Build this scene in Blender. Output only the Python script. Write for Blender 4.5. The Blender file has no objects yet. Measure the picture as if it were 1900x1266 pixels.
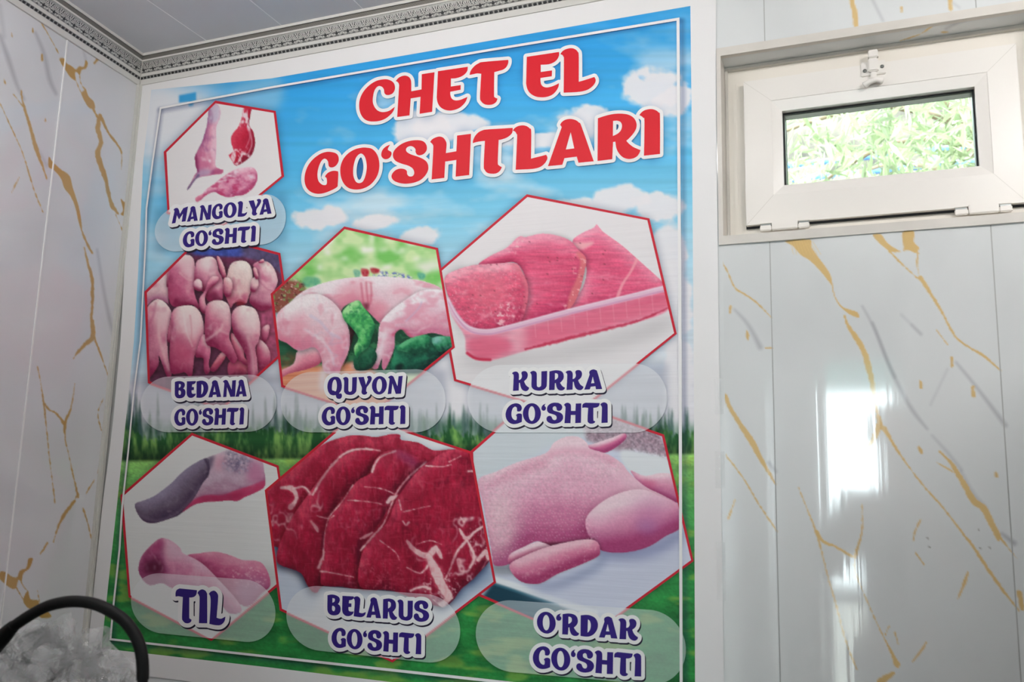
import bpy, bmesh, math, random
import numpy as np
from mathutils import Vector, Matrix
from mathutils.geometry import delaunay_2d_cdt

# ------------------------------------------------------------------ camera
scene = bpy.context.scene
COL = scene.collection
D_CAM, Z_CAM = 1.6, 1.5
PITCH, YAW, ROLL, FPX = -1.64499214e-01, 3.80244865e-01, 2.46565850e-02, 1641.027
def _rot(rx, ry, rz):
    cx, sx, cy, sy, cz, sz = math.cos(rx), math.sin(rx), math.cos(ry), math.sin(ry), math.cos(rz), math.sin(rz)
    Ry = np.array([[cy, 0, sy], [0, 1, 0], [-sy, 0, cy]])
    Rx = np.array([[1, 0, 0], [0, cx, -sx], [0, sx, cx]])
    Rz = np.array([[cz, -sz, 0], [sz, cz, 0], [0, 0, 1]])
    return Rz @ Rx @ Ry
RM = _rot(PITCH, YAW, ROLL)                      # world (right, down, into wall) -> lens axes
CAM = np.array([0.0, -D_CAM, Z_CAM])
cam_data = bpy.data.cameras.new('camera')
cam_data.sensor_width = 36.0
cam_data.lens = FPX / 1900.0 * 36.0
cam_data.clip_start = 0.01
cam_data.dof.use_dof = True; cam_data.dof.focus_distance = 1.92; cam_data.dof.aperture_fstop = 5.6
cam = bpy.data.objects.new('camera', cam_data)
COL.objects.link(cam)
_b = lambda v: Vector((v[0], v[2], -v[1]))       # (right, down, into wall) -> blender axes
_x, _y, _z = _b(RM[0]), -_b(RM[1]), -_b(RM[2])
cam.matrix_world = Matrix(((_x.x, _y.x, _z.x, 0), (_x.y, _y.y, _z.y, -D_CAM), (_x.z, _y.z, _z.z, Z_CAM), (0, 0, 0, 1)))
scene.camera = cam

# ------------------------------------------------------------------ light
SKY = 21.0
world = bpy.data.worlds.new('sky'); scene.world = world; world.use_nodes = True
bg = world.node_tree.nodes['Background']
bg.inputs[0].default_value = (0.88, 0.96, 1.04, 1); bg.inputs[1].default_value = SKY
sun = bpy.data.objects.new('sun', bpy.data.lights.new('sun', 'SUN'))
sun.data.energy = 9.0; sun.data.angle = 0.01; sun.data.color = (1, .95, .86)
sun.rotation_euler = (math.radians(-28), math.radians(14), 0)
COL.objects.link(sun)
def portal(name, loc, rot, sx, sy):              # tells the renderer where daylight comes in
    l = bpy.data.lights.new(name, 'AREA'); l.shape = 'RECTANGLE'; l.size = sx; l.size_y = sy
    l.cycles.is_portal = True
    o = bpy.data.objects.new(name, l); o.location = loc; o.rotation_euler = rot; COL.objects.link(o)
ROOM_R, ROOM_F = 1.45, -3.7                      # right wall x, shop-front wall y
FD = (-0.34, 0.24, 0.0, 2.30)                    # glazed opening in the shop front: x0 x1 z0 z1
portal('daylight_front', ((FD[0] + FD[1]) / 2, ROOM_F - .1, (FD[2] + FD[3]) / 2), (math.radians(90), 0, 0), FD[1] - FD[0], FD[3] - FD[2])
LAMP = (-1.48, -0.24, -0.90, 2.455)               # ceiling tube: x0 x1 y z
FILL_LAMP = (0.37, 1.20, -0.98, 2.455)              # second tube, added out of view to brighten the window side
LAMP_E, FILL_LAMP_E = 18.0, 50.0
vs = scene.view_settings
vs.view_transform = 'Standard'; vs.look = 'None'; vs.gamma = 1.0; vs.use_curve_mapping = False
vs.exposure = 0.02
scene.cycles.use_denoising = True
scene.cycles.max_bounces = 8
scene.cycles.caustics_reflective = False
scene.cycles.caustics_refractive = False

# ------------------------------------------------------------------ tracing helpers
def ray(px, py):
    d = np.stack([np.asarray(px, float) - 950, np.asarray(py, float) - 633, np.full(np.shape(px), FPX)], -1) @ RM
    return np.stack([d[..., 0], d[..., 2], -d[..., 1]], -1)
def onY(px, py, Y=0.0):
    r = ray(px, py); return CAM + r * ((Y - CAM[1]) / r[..., 1])[..., None]
def onZ(px, py, Z):
    r = ray(px, py); return CAM + r * ((Z - CAM[2]) / r[..., 2])[..., None]
def proj(P):                                     # blender points -> photo pixels
    q = np.asarray(P, float) - CAM
    w = np.stack([q[..., 0], -q[..., 2], q[..., 1]], -1) @ RM.T
    return w[..., 0] / w[..., 2] * FPX + 950, w[..., 1] / w[..., 2] * FPX + 633
def crop(ox, oy, s):                             # reads points off an enlarged crop
    def f(*pts):
        return [(p[0] / s + ox, p[1] / s + oy) + tuple(p[2:]) for p in pts]
    return f

# ------------------------------------------------------------------ scene helpers
def lin(c):
    c = np.asarray(c, float)
    return np.where(c <= 0.04045, c / 12.92, ((c + 0.055) / 1.055) ** 2.4)
def rgb(r, g, b): return tuple(lin(np.array([r, g, b]) / 255.0)) + (1.0,)
def mat(name, col, rough=0.5, metal=0.0, spec=0.5, noise=0.0, nscale=20.0, bump=0.0, bscale=60.0, coat=0.0):
    m = bpy.data.materials.new(name); m.use_nodes = True
    nt = m.node_tree; b = nt.nodes['Principled BSDF']
    b.inputs['Base Color'].default_value = col; b.inputs['Roughness'].default_value = rough
    b.inputs['Metallic'].default_value = metal; b.inputs['Specular IOR Level'].default_value = spec
    b.inputs['Coat Weight'].default_value = coat
    if noise or bump:
        tc = nt.nodes.new('ShaderNodeTexCoord')
    if noise:
        n = nt.nodes.new('ShaderNodeTexNoise'); n.inputs['Scale'].default_value = nscale; n.inputs['Detail'].default_value = 4
        mx = nt.nodes.new('ShaderNodeMix'); mx.data_type = 'RGBA'; mx.blend_type = 'MULTIPLY'
        mx.inputs[0].default_value = 1.0; mx.inputs[6].default_value = col
        rp = nt.nodes.new('ShaderNodeValToRGB')
        rp.color_ramp.elements[0].color = (1 - noise,) * 3 + (1,); rp.color_ramp.elements[1].color = (1, 1, 1, 1)
        rp.color_ramp.elements[0].position = .3; rp.color_ramp.elements[1].position = .7
        nt.links.new(tc.outputs['Object'], n.inputs['Vector']); nt.links.new(n.outputs['Fac'], rp.inputs[0])
        nt.links.new(rp.outputs[0], mx.inputs[7]); nt.links.new(mx.outputs[2], b.inputs['Base Color'])
    if bump:
        n2 = nt.nodes.new('ShaderNodeTexNoise'); n2.inputs['Scale'].default_value = bscale
        bp = nt.nodes.new('ShaderNodeBump'); bp.inputs['Strength'].default_value = bump; bp.inputs['Distance'].default_value = .002
        nt.links.new(tc.outputs['Object'], n2.inputs['Vector']); nt.links.new(n2.outputs['Fac'], bp.inputs['Height'])
        nt.links.new(bp.outputs[0], b.inputs['Normal'])
    return m
def mat_vcol(name, rough, spec=0.5, ribs=None):  # colour printed on the surface, read from the mesh
    m = mat(name, (1, 1, 1, 1), rough, spec=spec); nt = m.node_tree; b = nt.nodes['Principled BSDF']
    a = nt.nodes.new('ShaderNodeVertexColor'); a.layer_name = 'print'
    nt.links.new(a.outputs[0], b.inputs['Base Color'])
    if ribs:
        axis, sc, dist, ndist = ribs
        g = nt.nodes.new('ShaderNodeNewGeometry'); mp = nt.nodes.new('ShaderNodeMapping')
        mp.inputs['Scale'].default_value = axis
        n = nt.nodes.new('ShaderNodeTexNoise'); n.inputs['Scale'].default_value = sc; n.inputs['Detail'].default_value = 3
        bp = nt.nodes.new('ShaderNodeBump'); bp.inputs['Strength'].default_value = 1.0; bp.inputs['Distance'].default_value = dist
        nt.links.new(g.outputs['Position'], mp.inputs['Vector']); nt.links.new(mp.outputs[0], n.inputs['Vector'])
        nt.links.new(n.outputs['Fac'], bp.inputs['Height']); nt.links.new(bp.outputs[0], b.inputs['Normal'])
    return m
def tag(o, label=None, cat=None, group=None, kind=None):
    for k, v in (('label', label), ('category', cat), ('group', group), ('kind', kind)):
        if v: o[k] = v
    return o
def link(o, parent=None):
    COL.objects.link(o)
    if parent is not None:
        o.parent = parent
        o.matrix_parent_inverse = Matrix.Identity(4)
    return o
def empty(name, loc=(0, 0, 0)):
    o = bpy.data.objects.new(name, None); o.location = loc; o.empty_display_size = .05
    return link(o)
def rel(parent, verts):
    if parent is None: return verts
    p = np.zeros(3); q = parent
    while q is not None:
        p = p + np.array(q.location); q = q.parent
    return np.asarray(verts, float) - p
def mesh(name, verts, faces, m, parent=None, smooth=False):
    """verts in world space; faces list or Nx4 / Nx3 int array"""
    me = bpy.data.meshes.new(name)
    v = rel(parent, np.asarray(verts, float))
    me.from_pydata([tuple(x) for x in v], [], [tuple(int(i) for i in f) for f in faces])
    me.materials.append(m)
    if smooth: me.polygons.foreach_set('use_smooth', [True] * len(me.polygons))
    me.update()
    return link(bpy.data.objects.new(name, me), parent)
def gridmesh(name, P, cols, keep, m, parent=None, smooth=True):
    """P: HxWx3 world points, cols HxWx3 linear colours, keep (H-1)x(W-1) cell mask"""
    H, W = P.shape[:2]
    idx = np.arange(H * W).reshape(H, W)
    q = np.stack([idx[:-1, :-1], idx[1:, :-1], idx[1:, 1:], idx[:-1, 1:]], -1)[keep]
    used, inv = np.unique(q, return_inverse=True)
    q = inv.reshape(-1, 4)
    v = rel(parent, P.reshape(-1, 3)[used])
    me = bpy.data.meshes.new(name)
    n = len(q)
    me.vertices.add(len(v)); me.vertices.foreach_set('co', v.astype(np.float32).ravel())
    me.loops.add(n * 4); me.loops.foreach_set('vertex_index', q.astype(np.int32).ravel())
    me.polygons.add(n); me.polygons.foreach_set('loop_start', np.arange(n, dtype=np.int32) * 4)
    if cols is not None:
        ca = me.color_attributes.new('print', 'FLOAT_COLOR', 'POINT')
        c4 = np.ones((len(v), 4), np.float32); c4[:, :3] = cols.reshape(-1, 3)[used]
        ca.data.foreach_set('color', c4.ravel())
    me.polygons.foreach_set('use_smooth', np.full(n, smooth))
    me.materials.append(m)
    me.update(calc_edges=True); me.validate()
    return link(bpy.data.objects.new(name, me), parent)
def boxv(x0, x1, y0, y1, z0, z1):
    return [(x0, y0, z0), (x1, y0, z0), (x1, y1, z0), (x0, y1, z0), (x0, y0, z1), (x1, y0, z1), (x1, y1, z1), (x0, y1, z1)]
BOXF = [(0, 3, 2, 1), (4, 5, 6, 7), (0, 1, 5, 4), (1, 2, 6, 5), (2, 3, 7, 6), (3, 0, 4, 7)]
def boxes(name, lst, m, parent=None, bevel=0.0):
    bm = bmesh.new()
    off = rel(parent, np.zeros((1, 3)))[0] if parent is not None else np.zeros(3)
    for b in lst:
        v = [bm.verts.new(tuple(np.array(p) + off)) for p in boxv(*b)]
        for f in BOXF: bm.faces.new([v[i] for i in f])
    if bevel:
        bmesh.ops.bevel(bm, geom=list(bm.edges), offset=bevel, segments=2, affect='EDGES', clamp_overlap=True)
    me = bpy.data.meshes.new(name); bm.to_mesh(me); bm.free(); me.materials.append(m)
    return link(bpy.data.objects.new(name, me), parent)
def frame_ring(name, o, i, y0, y1, m, parent=None, yi=None):
    """mitred rectangular ring: o/i = (x0,x1,z0,z1) outer / inner, front y0, back y1, inner lip front yi"""
    yi = y0 if yi is None else yi
    R = lambda r, y: [(r[0], y, r[2]), (r[1], y, r[2]), (r[1], y, r[3]), (r[0], y, r[3])]
    v = R(o, y0) + R(i, yi) + R(i, y1) + R(o, y1)
    f = []
    for a in range(4):
        for k in range(4):
            n = (k + 1) % 4; b = (a + 1) % 4
            f.append((a * 4 + k, a * 4 + n, b * 4 + n, b * 4 + k))
    return mesh(name, v, f, m, parent)
def tube(name, pts, rad, m, parent=None, seg=12, sub=4):
    P = catmull(pts, False, sub) if sub > 1 else np.array(pts, float)
    rad = np.interp(np.linspace(0, 1, len(P)), np.linspace(0, 1, len(np.atleast_1d(rad))), np.atleast_1d(rad)) if np.ndim(rad) else np.full(len(P), rad)
    T = np.gradient(P, axis=0); T /= np.linalg.norm(T, axis=1)[:, None] + 1e-12
    up = np.array([0, 1, 0.02]) if abs(T[0][1]) < .9 else np.array([1, 0, 0.02])
    vs_, fs = [], []
    for k in range(len(P)):
        a = np.cross(T[k], up); a /= np.linalg.norm(a); b = np.cross(a, T[k])
        for j in range(seg):
            t = 2 * math.pi * j / seg
            vs_.append(P[k] + rad[k] * (math.cos(t) * a + math.sin(t) * b))
    for k in range(len(P) - 1):
        for j in range(seg):
            fs.append((k * seg + j, k * seg + (j + 1) % seg, (k + 1) * seg + (j + 1) % seg, (k + 1) * seg + j))
    fs.append(tuple(range(seg - 1, -1, -1))); fs.append(tuple((len(P) - 1) * seg + j for j in range(seg)))
    return mesh(name, vs_, fs, m, parent, True)
def catmull(pts, closed=True, n=5):
    """points; a third value of 1 marks a corner (2-D only)"""
    dim = 2 if closed or len(pts[0]) == 2 else 3
    Q = [np.array(p[:dim], float) for p in pts]
    cor = [len(p) > 2 and dim == 2 and p[2] == 1 for p in pts]
    N = len(Q); out = []
    rng = range(N) if closed else range(N - 1)
    for i in rng:
        p1, p2 = Q[i], Q[(i + 1) % N]
        p0 = Q[i - 1] if (closed or i > 0) else p1
        p3 = Q[(i + 2) % N] if (closed or i + 2 < N) else p2
        if cor[i]: p0 = p1
        if cor[(i + 1) % N]: p3 = p2
        if cor[i] and cor[(i + 1) % N]:
            out.append(p1); continue
        for k in range(n):
            t = k / n
            out.append(.5 * (2 * p1 + (p2 - p0) * t + (2 * p0 - 5 * p1 + 4 * p2 - p3) * t * t + (3 * p1 - p0 - 3 * p2 + p3) * t ** 3))
    if not closed: out.append(Q[-1])
    return np.array(out)

# ------------------------------------------------------------------ print painter (numpy, colours of the print only)
def blur(a, r):
    if r <= 0: return a
    k = max(1, int(round(r)))
    for ax in (0, 1):
        for _ in range(2):
            pad = [(0, 0)] * a.ndim; pad[ax] = (k + 1, k)
            c = np.cumsum(np.pad(a, pad, mode='edge'), axis=ax)
            n = a.shape[ax]
            hi = np.take(c, np.arange(2 * k + 1, 2 * k + 1 + n), axis=ax); lo = np.take(c, np.arange(0, n), axis=ax)
            a = (hi - lo) / (2 * k + 1)
    return a
def vnoise(h, w, sx, sy, seed, octv=3):
    out = np.zeros((h, w)); amp, tot = 1.0, 0.0
    for o in range(octv):
        rng = np.random.default_rng(seed * 17 + o)
        gx, gy = max(1.0, sx / 2 ** o), max(1.0, sy / 2 ** o)
        g = rng.random((int(h / gy) + 3, int(w / gx) + 3))
        yy, xx = np.arange(h) / gy, np.arange(w) / gx
        y0, x0 = yy.astype(int), xx.astype(int)
        fy, fx = yy - y0, xx - x0
        fy = (fy * fy * (3 - 2 * fy))[:, None]; fx = (fx * fx * (3 - 2 * fx))[None]
        A = g[y0][:, x0]; B = g[y0][:, x0 + 1]; C_ = g[y0 + 1][:, x0]; E_ = g[y0 + 1][:, x0 + 1]
        out += amp * ((A * (1 - fx) + B * fx) * (1 - fy) + (C_ * (1 - fx) + E_ * fx) * fy)
        tot += amp; amp *= .5
    return out / tot
class Canvas:
    def __init__(s, x0, y0, x1, y1, col=(255, 255, 255)):
        s.x0, s.y0, s.w, s.h = x0, y0, int(x1 - x0), int(y1 - y0)
        s.a = np.ones((s.h, s.w, 3)) * np.array(col) / 255.0; s.clipm = None
    def box(s, pts, pad):
        p = np.array([q[:2] for q in pts]) - (s.x0, s.y0)
        a, b = np.floor(p.min(0) - pad).astype(int), np.ceil(p.max(0) + pad).astype(int)
        return max(a[0], 0), max(a[1], 0), min(b[0], s.w), min(b[1], s.h)
    def mask(s, pts, soft=0, smooth=True, pad=None):
        P = catmull(pts, True, 4) if smooth else np.array([q[:2] for q in pts], float)
        bx = s.box(P, (pad if pad is not None else 3 * soft + 2))
        if bx[2] <= bx[0] or bx[3] <= bx[1]: return None, None
        SS = 2
        X = (np.arange((bx[2] - bx[0]) * SS) + .5) / SS + bx[0] + s.x0 - .0
        Y = (np.arange((bx[3] - bx[1]) * SS) + .5) / SS + bx[1] + s.y0
        ins = np.zeros((len(Y), len(X)), bool)
        n = len(P)
        for i in range(n):
            (xa, ya), (xb, yb) = P[i], P[(i + 1) % n]
            if ya == yb: continue
            r = np.nonzero((Y >= min(ya, yb)) & (Y < max(ya, yb)))[0]
            if len(r) == 0: continue
            xc = xa + (Y[r] - ya) / (yb - ya) * (xb - xa)
            ins[r] ^= X[None] < xc[:, None]
        m = ins.reshape(len(Y) // SS, SS, len(X) // SS, SS).mean((1, 3))
        if soft: m = blur(m, soft)
        return bx, m
    def setclip(s, pts, smooth=True):
        bx, m = s.mask(pts, 0, smooth); s.clipm = np.zeros((s.h, s.w))
        if bx is not None: s.clipm[bx[1]:bx[3], bx[0]:bx[2]] = m
    def put(s, bx, al, col):
        if bx is None: return
        if s.clipm is not None: al = al * s.clipm[bx[1]:bx[3], bx[0]:bx[2]]
        v = s.a[bx[1]:bx[3], bx[0]:bx[2]]
        c = np.asarray(col, float)
        if c.ndim == 1: c = c / 255.0
        v[:] = v * (1 - al[..., None]) + c * al[..., None]
    def fill(s, pts, col, al=1.0, soft=0, smooth=True, nz=0, ns=(8, 8), seed=1):
        bx, m = s.mask(pts, soft, smooth)
        if bx is None: return
        if nz: m = m * np.clip(1 - nz + 2 * nz * (vnoise(m.shape[0], m.shape[1], ns[0], ns[1], seed) - .5) * 2, 0, 1)
        s.put(bx, m * al, col)
    def darken(s, pts, k, soft, smooth=False, off=(0, 0), tint=(1, 1, 1)):
        bx, m = s.mask([(p[0] + off[0], p[1] + off[1]) for p in pts], soft, smooth)
        if bx is None: return
        v = s.a[bx[1]:bx[3], bx[0]:bx[2]]; v *= 1 - (m * k)[..., None] * np.array(tint)
    def blob(s, pts, base, hi, lo, rad=10, L=(-.3, -1), gain=1.6, edge=.5, nz=.12, ns=(14, 14), seed=3, al=1.0):
        bx, m = s.mask(pts, 0, True, pad=int(2.4 * rad) + 3)
        if bx is None: return
        h = blur(m, rad); gy, gx = np.gradient(h)
        ln = math.hypot(*L); t = -(gx * L[0] + gy * L[1]) / ln * rad * gain * .75
        h2 = blur(m, rad * 2.2); gy, gx = np.gradient(h2); t += -(gx * L[0] + gy * L[1]) / ln * rad * 2.2 * gain * .8
        t += (vnoise(m.shape[0], m.shape[1], ns[0], ns[1], seed) - .5) * 2 * nz
        t -= np.clip(1 - h * 1.15, 0, 1) * edge
        t = np.clip(t, -1, 1)[..., None]
        B, Hh, Lo = (np.array(c) / 255.0 for c in (base, hi, lo))
        col = np.where(t > 0, B + (Hh - B) * t, B + (Lo - B) * -t)
        g = (vnoise(m.shape[0], m.shape[1], 2.2, 2.2, seed + 50, 1) - .5)[..., None] * .05
        s.clipm = None; s.put(bx, m * al, np.clip(col + g, 0, 1)); s.setclip(pts)
    def stroke(s, pts, w, col, al=1.0, soft=.7, n=4, nz=0, seed=5):
        P = catmull([p[:2] for p in pts], False, n) if n > 1 else np.array([p[:2] for p in pts], float)
        wv = np.interp(np.linspace(0, 1, len(P)), np.linspace(0, 1, len(np.atleast_1d(w))), np.atleast_1d(w)) / 2
        bx = s.box(P, wv.max() + 3 * soft + 2)
        if bx[2] <= bx[0] or bx[3] <= bx[1]: return
        X = (np.arange(bx[0], bx[2]) + .5 + s.x0)[None]; Y = (np.arange(bx[1], bx[3]) + .5 + s.y0)[:, None]
        best = np.full((Y.shape[0], X.shape[1]), 1e9)
        for i in range(len(P) - 1):
            a, b = P[i], P[i + 1]; d = b - a; L2 = d @ d + 1e-9
            t = np.clip(((X - a[0]) * d[0] + (Y - a[1]) * d[1]) / L2, 0, 1)
            ds = np.hypot(X - a[0] - t * d[0], Y - a[1] - t * d[1]) - (wv[i] + t * (wv[i + 1] - wv[i]))
            best = np.minimum(best, ds)
        if nz: best = best + (vnoise(best.shape[0], best.shape[1], 5, 5, seed, 2) - .5) * nz
        s.put(bx, np.clip(.5 - best / (2 * soft), 0, 1) * al, col)
    def grain(s, pts, amt, sx, sy, seed, col=None, thr=.55, smooth=True, soft=1):
        bx, m = s.mask(pts, soft, smooth)
        if bx is None: return
        n = vnoise(m.shape[0], m.shape[1], sx, sy, seed)
        if col is None:
            v = s.a[bx[1]:bx[3], bx[0]:bx[2]]; v *= 1 + ((n - .5) * 2 * amt * m)[..., None]; np.clip(v, 0, 1, out=v)
        else:
            s.put(bx, np.clip((n - thr) * 6, 0, 1) * m * amt, col)
    def veins(s, pts, sx, sy, seed, wd, col, al=.8, gate=.5, gs=60, smooth=True):
        bx, m = s.mask(pts, 1, smooth)
        if bx is None: return
        n = vnoise(m.shape[0], m.shape[1], sx, sy, seed, 3); g = vnoise(m.shape[0], m.shape[1], gs, gs, seed + 9, 2)
        r = np.clip((wd - np.abs(n - .5)) / wd, 0, 1) * np.clip((g - gate) * 6, 0, 1)
        s.put(bx, blur(r, 1) * m * al, col)
    def sample(s, px, py):
        x = np.clip(np.asarray(px) - s.x0 - .5, 0, s.w - 1.001); y = np.clip(np.asarray(py) - s.y0 - .5, 0, s.h - 1.001)
        x0, y0 = x.astype(int), y.astype(int); fx, fy = (x - x0)[..., None], (y - y0)[..., None]
        a = s.a
        c = (a[y0, x0] * (1 - fx) + a[y0, x0 + 1] * fx) * (1 - fy) + (a[y0 + 1, x0] * (1 - fx) + a[y0 + 1, x0 + 1] * fx) * fy
        return lin(np.clip(c, 0, 1))

# ------------------------------------------------------------------ lettering
_t2, _t3 = crop(560, 80, 4.365), crop(880, 70, 4.689)
c = 1
TITLE_1 = [
 [_t2((765,525,c),(742,542),(720,557),(690,566),(655,567),(622,552),(597,520),(586,480),(590,430),(602,390),(620,365),(640,357),(662,365),(676,385),(680,412),(692,427),(715,430),(742,420),(760,398),(766,368),(757,335),(735,315),(700,303),(660,305),(615,316),(570,342),(530,378),(500,420),(482,465),(476,510),(480,555),(495,595),(520,625),(555,641),(600,644),(645,638),(690,620),(730,588),(752,560))],
 [_t2((772,318,c),(790,295),(815,280),(845,273),(872,280),(890,300),(897,330),(897,400,c),(980,385,c),(982,262,c),(1085,246,c),(1066,566,c),(965,582,c),(972,445,c),(893,458,c),(883,595,c),(783,608,c),(797,385),(798,345),(787,325))],
 [_t2((1113,238,c),(1354,202,c),(1350,235),(1330,262),(1297,283),(1255,295),(1218,297,c),(1217,362,c),(1297,350,c),(1296,388,c),(1213,404,c),(1213,428),(1222,455),(1240,470),(1265,474),(1295,469),(1325,457),(1351,445,c),(1340,478),(1318,508),(1285,535),(1245,551),(1205,556),(1165,548),(1130,525),(1110,490),(1103,450,c))],
 [_t3((-31,335,c),(-25,310),(-12,285),(15,255),(50,233),(90,222),(305,204,c),(305,230),(290,265),(262,288),(225,300),(184,311,c),(182,505),(190,530),(212,541,c),(200,570),(170,590),(130,595),(95,587),(70,563),(60,525),(71,325,c),(35,322),(0,329))],
 [_t3((466,178,c),(746,136,c),(746,165),(730,200),(700,226),(655,243),(587,247,c),(587,310,c),(685,296,c),(683,347,c),(585,362,c),(585,390),(592,420),(612,438),(640,444),(675,438),(710,425),(746,407,c),(740,440),(720,475),(690,505),(650,523),(600,530),(545,523),(500,498),(472,460),(460,410,c))],
 [_t3((757,155,c),(775,130),(805,112),(850,103),(885,112),(908,135),(917,170),(917,395,c),(960,383),(1010,367),(1052,353,c),(1063,375),(1060,400),(1040,430),(1005,458),(960,475),(900,484),(786,489,c),(788,210),(785,180),(775,163))],
]
TITLE_2 = [
 [_t2((228,990),(233,1007),(250,1015),(275,1010),(298,990),(311,960),(308,925),(290,902),(255,891),(210,890),(160,907),(110,943),(70,990),(45,1045),(35,1100),(40,1150),(60,1190),(95,1217),(140,1228),(190,1223),(245,1203),(285,1183),(303,1168,c),(308,1060),(295,1045),(265,1043),(230,1055),(208,1075),(200,1092,c),(212,1100),(216,1120),(215,1145),(205,1157),(180,1155),(155,1135),(142,1105),(140,1060),(150,1010),(170,965),(192,945),(212,950),(225,968))],
 [_t2((530,855),(580,865),(615,900),(635,950),(640,1010),(628,1070),(600,1120),(560,1160),(510,1185),(455,1194),(400,1185),(360,1155),(335,1110),(324,1055),(328,1000),(350,945),(390,900),(440,870),(490,857)),
  _t2((490,903),(520,925),(535,975),(537,1030),(525,1090),(505,1130),(477,1142),(450,1130),(432,1090),(428,1040),(435,985),(455,930))],
 [_t2((728,831,c),(715,850),(708,870),(718,880),(735,890),(738,910),(725,935),(700,948),(675,945),(657,925),(656,900),(668,870),(695,845))],
 [_t2((945,912),(970,917),(1000,905),(1022,875),(1020,835),(995,805),(950,795),(890,800),(830,820),(780,855),(752,895),(752,935),(775,965),(820,985),(870,1000),(905,1020),(920,1045),(920,1070),(905,1087),(880,1087),(865,1070),(862,1045),(845,1030),(810,1025),(775,1035),(748,1060),(738,1090),(755,1120),(800,1140),(855,1147),(920,1138),(975,1115),(1015,1075),(1035,1030),(1030,985),(1005,955),(955,930),(895,910),(862,890),(855,870),(865,853),(890,843),(915,850),(932,870),(932,890))],
 [_t2((1050,810,c),(1065,790),(1090,775),(1125,766),(1155,775),(1175,800),(1183,830),(1177,900,c),(1262,885,c),(1268,758,c),(1380,744,c),(1366,1077,c),(1256,1090,c),(1262,955,c),(1172,968,c),(1165,1100,c),(1062,1112,c),(1075,870),(1073,835),(1062,820))],
 [_t3((345,795,c),(338,840),(300,875),(255,893),(222,900,c),(215,1090),(225,1120),(250,1135,c),(235,1165),(205,1188),(165,1193),(125,1185),(102,1160),(93,1120),(103,908,c),(60,912),(20,920),(-2,928,c),(0,905),(15,870),(45,835),(85,815),(130,808))],
 [_t3((345,818,c),(360,798),(390,780),(430,773),(465,780),(492,800),(505,830),(503,1062,c),(550,1050),(600,1038),(634,1028,c),(645,1050),(640,1075),(620,1105),(590,1130),(550,1145),(490,1153),(370,1158,c),(382,880),(378,850),(365,828))],
 [_t3((755,770,c),(770,745),(800,725),(845,718),(890,728),(920,750),(942,785),(1047,1085,c),(915,1098,c),(900,1045,c),(793,1058,c),(775,1115,c),(650,1127,c),(758,820),(768,795),(764,780)), _t3((847,832,c),(878,973,c),(805,983,c))],
 [_t3((1083,712,c),(1150,690),(1220,675),(1290,672),(1350,682),(1395,710),(1418,755),(1415,800),(1390,845),(1355,885),(1330,907,c),(1350,930),(1385,958),(1420,975),(1452,988,c),(1445,1010),(1425,1040),(1390,1060),(1345,1065),(1300,1050),(1265,1015),(1243,970),(1235,915,c),(1215,918,c),(1208,1067,c),(1080,1082,c)), _t3((1215,735,c),(1250,733),(1280,745),(1292,775),(1283,815),(1255,845),(1213,866,c))],
 [_t3((1443,685,c),(1460,662),(1490,642),(1540,632),(1580,640),(1610,662),(1622,700),(1622,1022,c),(1483,1037,c),(1487,740),(1478,710),(1462,695))],
]
def ell(cx, cy, rx, ry, n=18): return [(cx + rx * math.cos(2 * math.pi * k / n), cy + ry * math.sin(2 * math.pi * k / n)) for k in range(n)]
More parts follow.
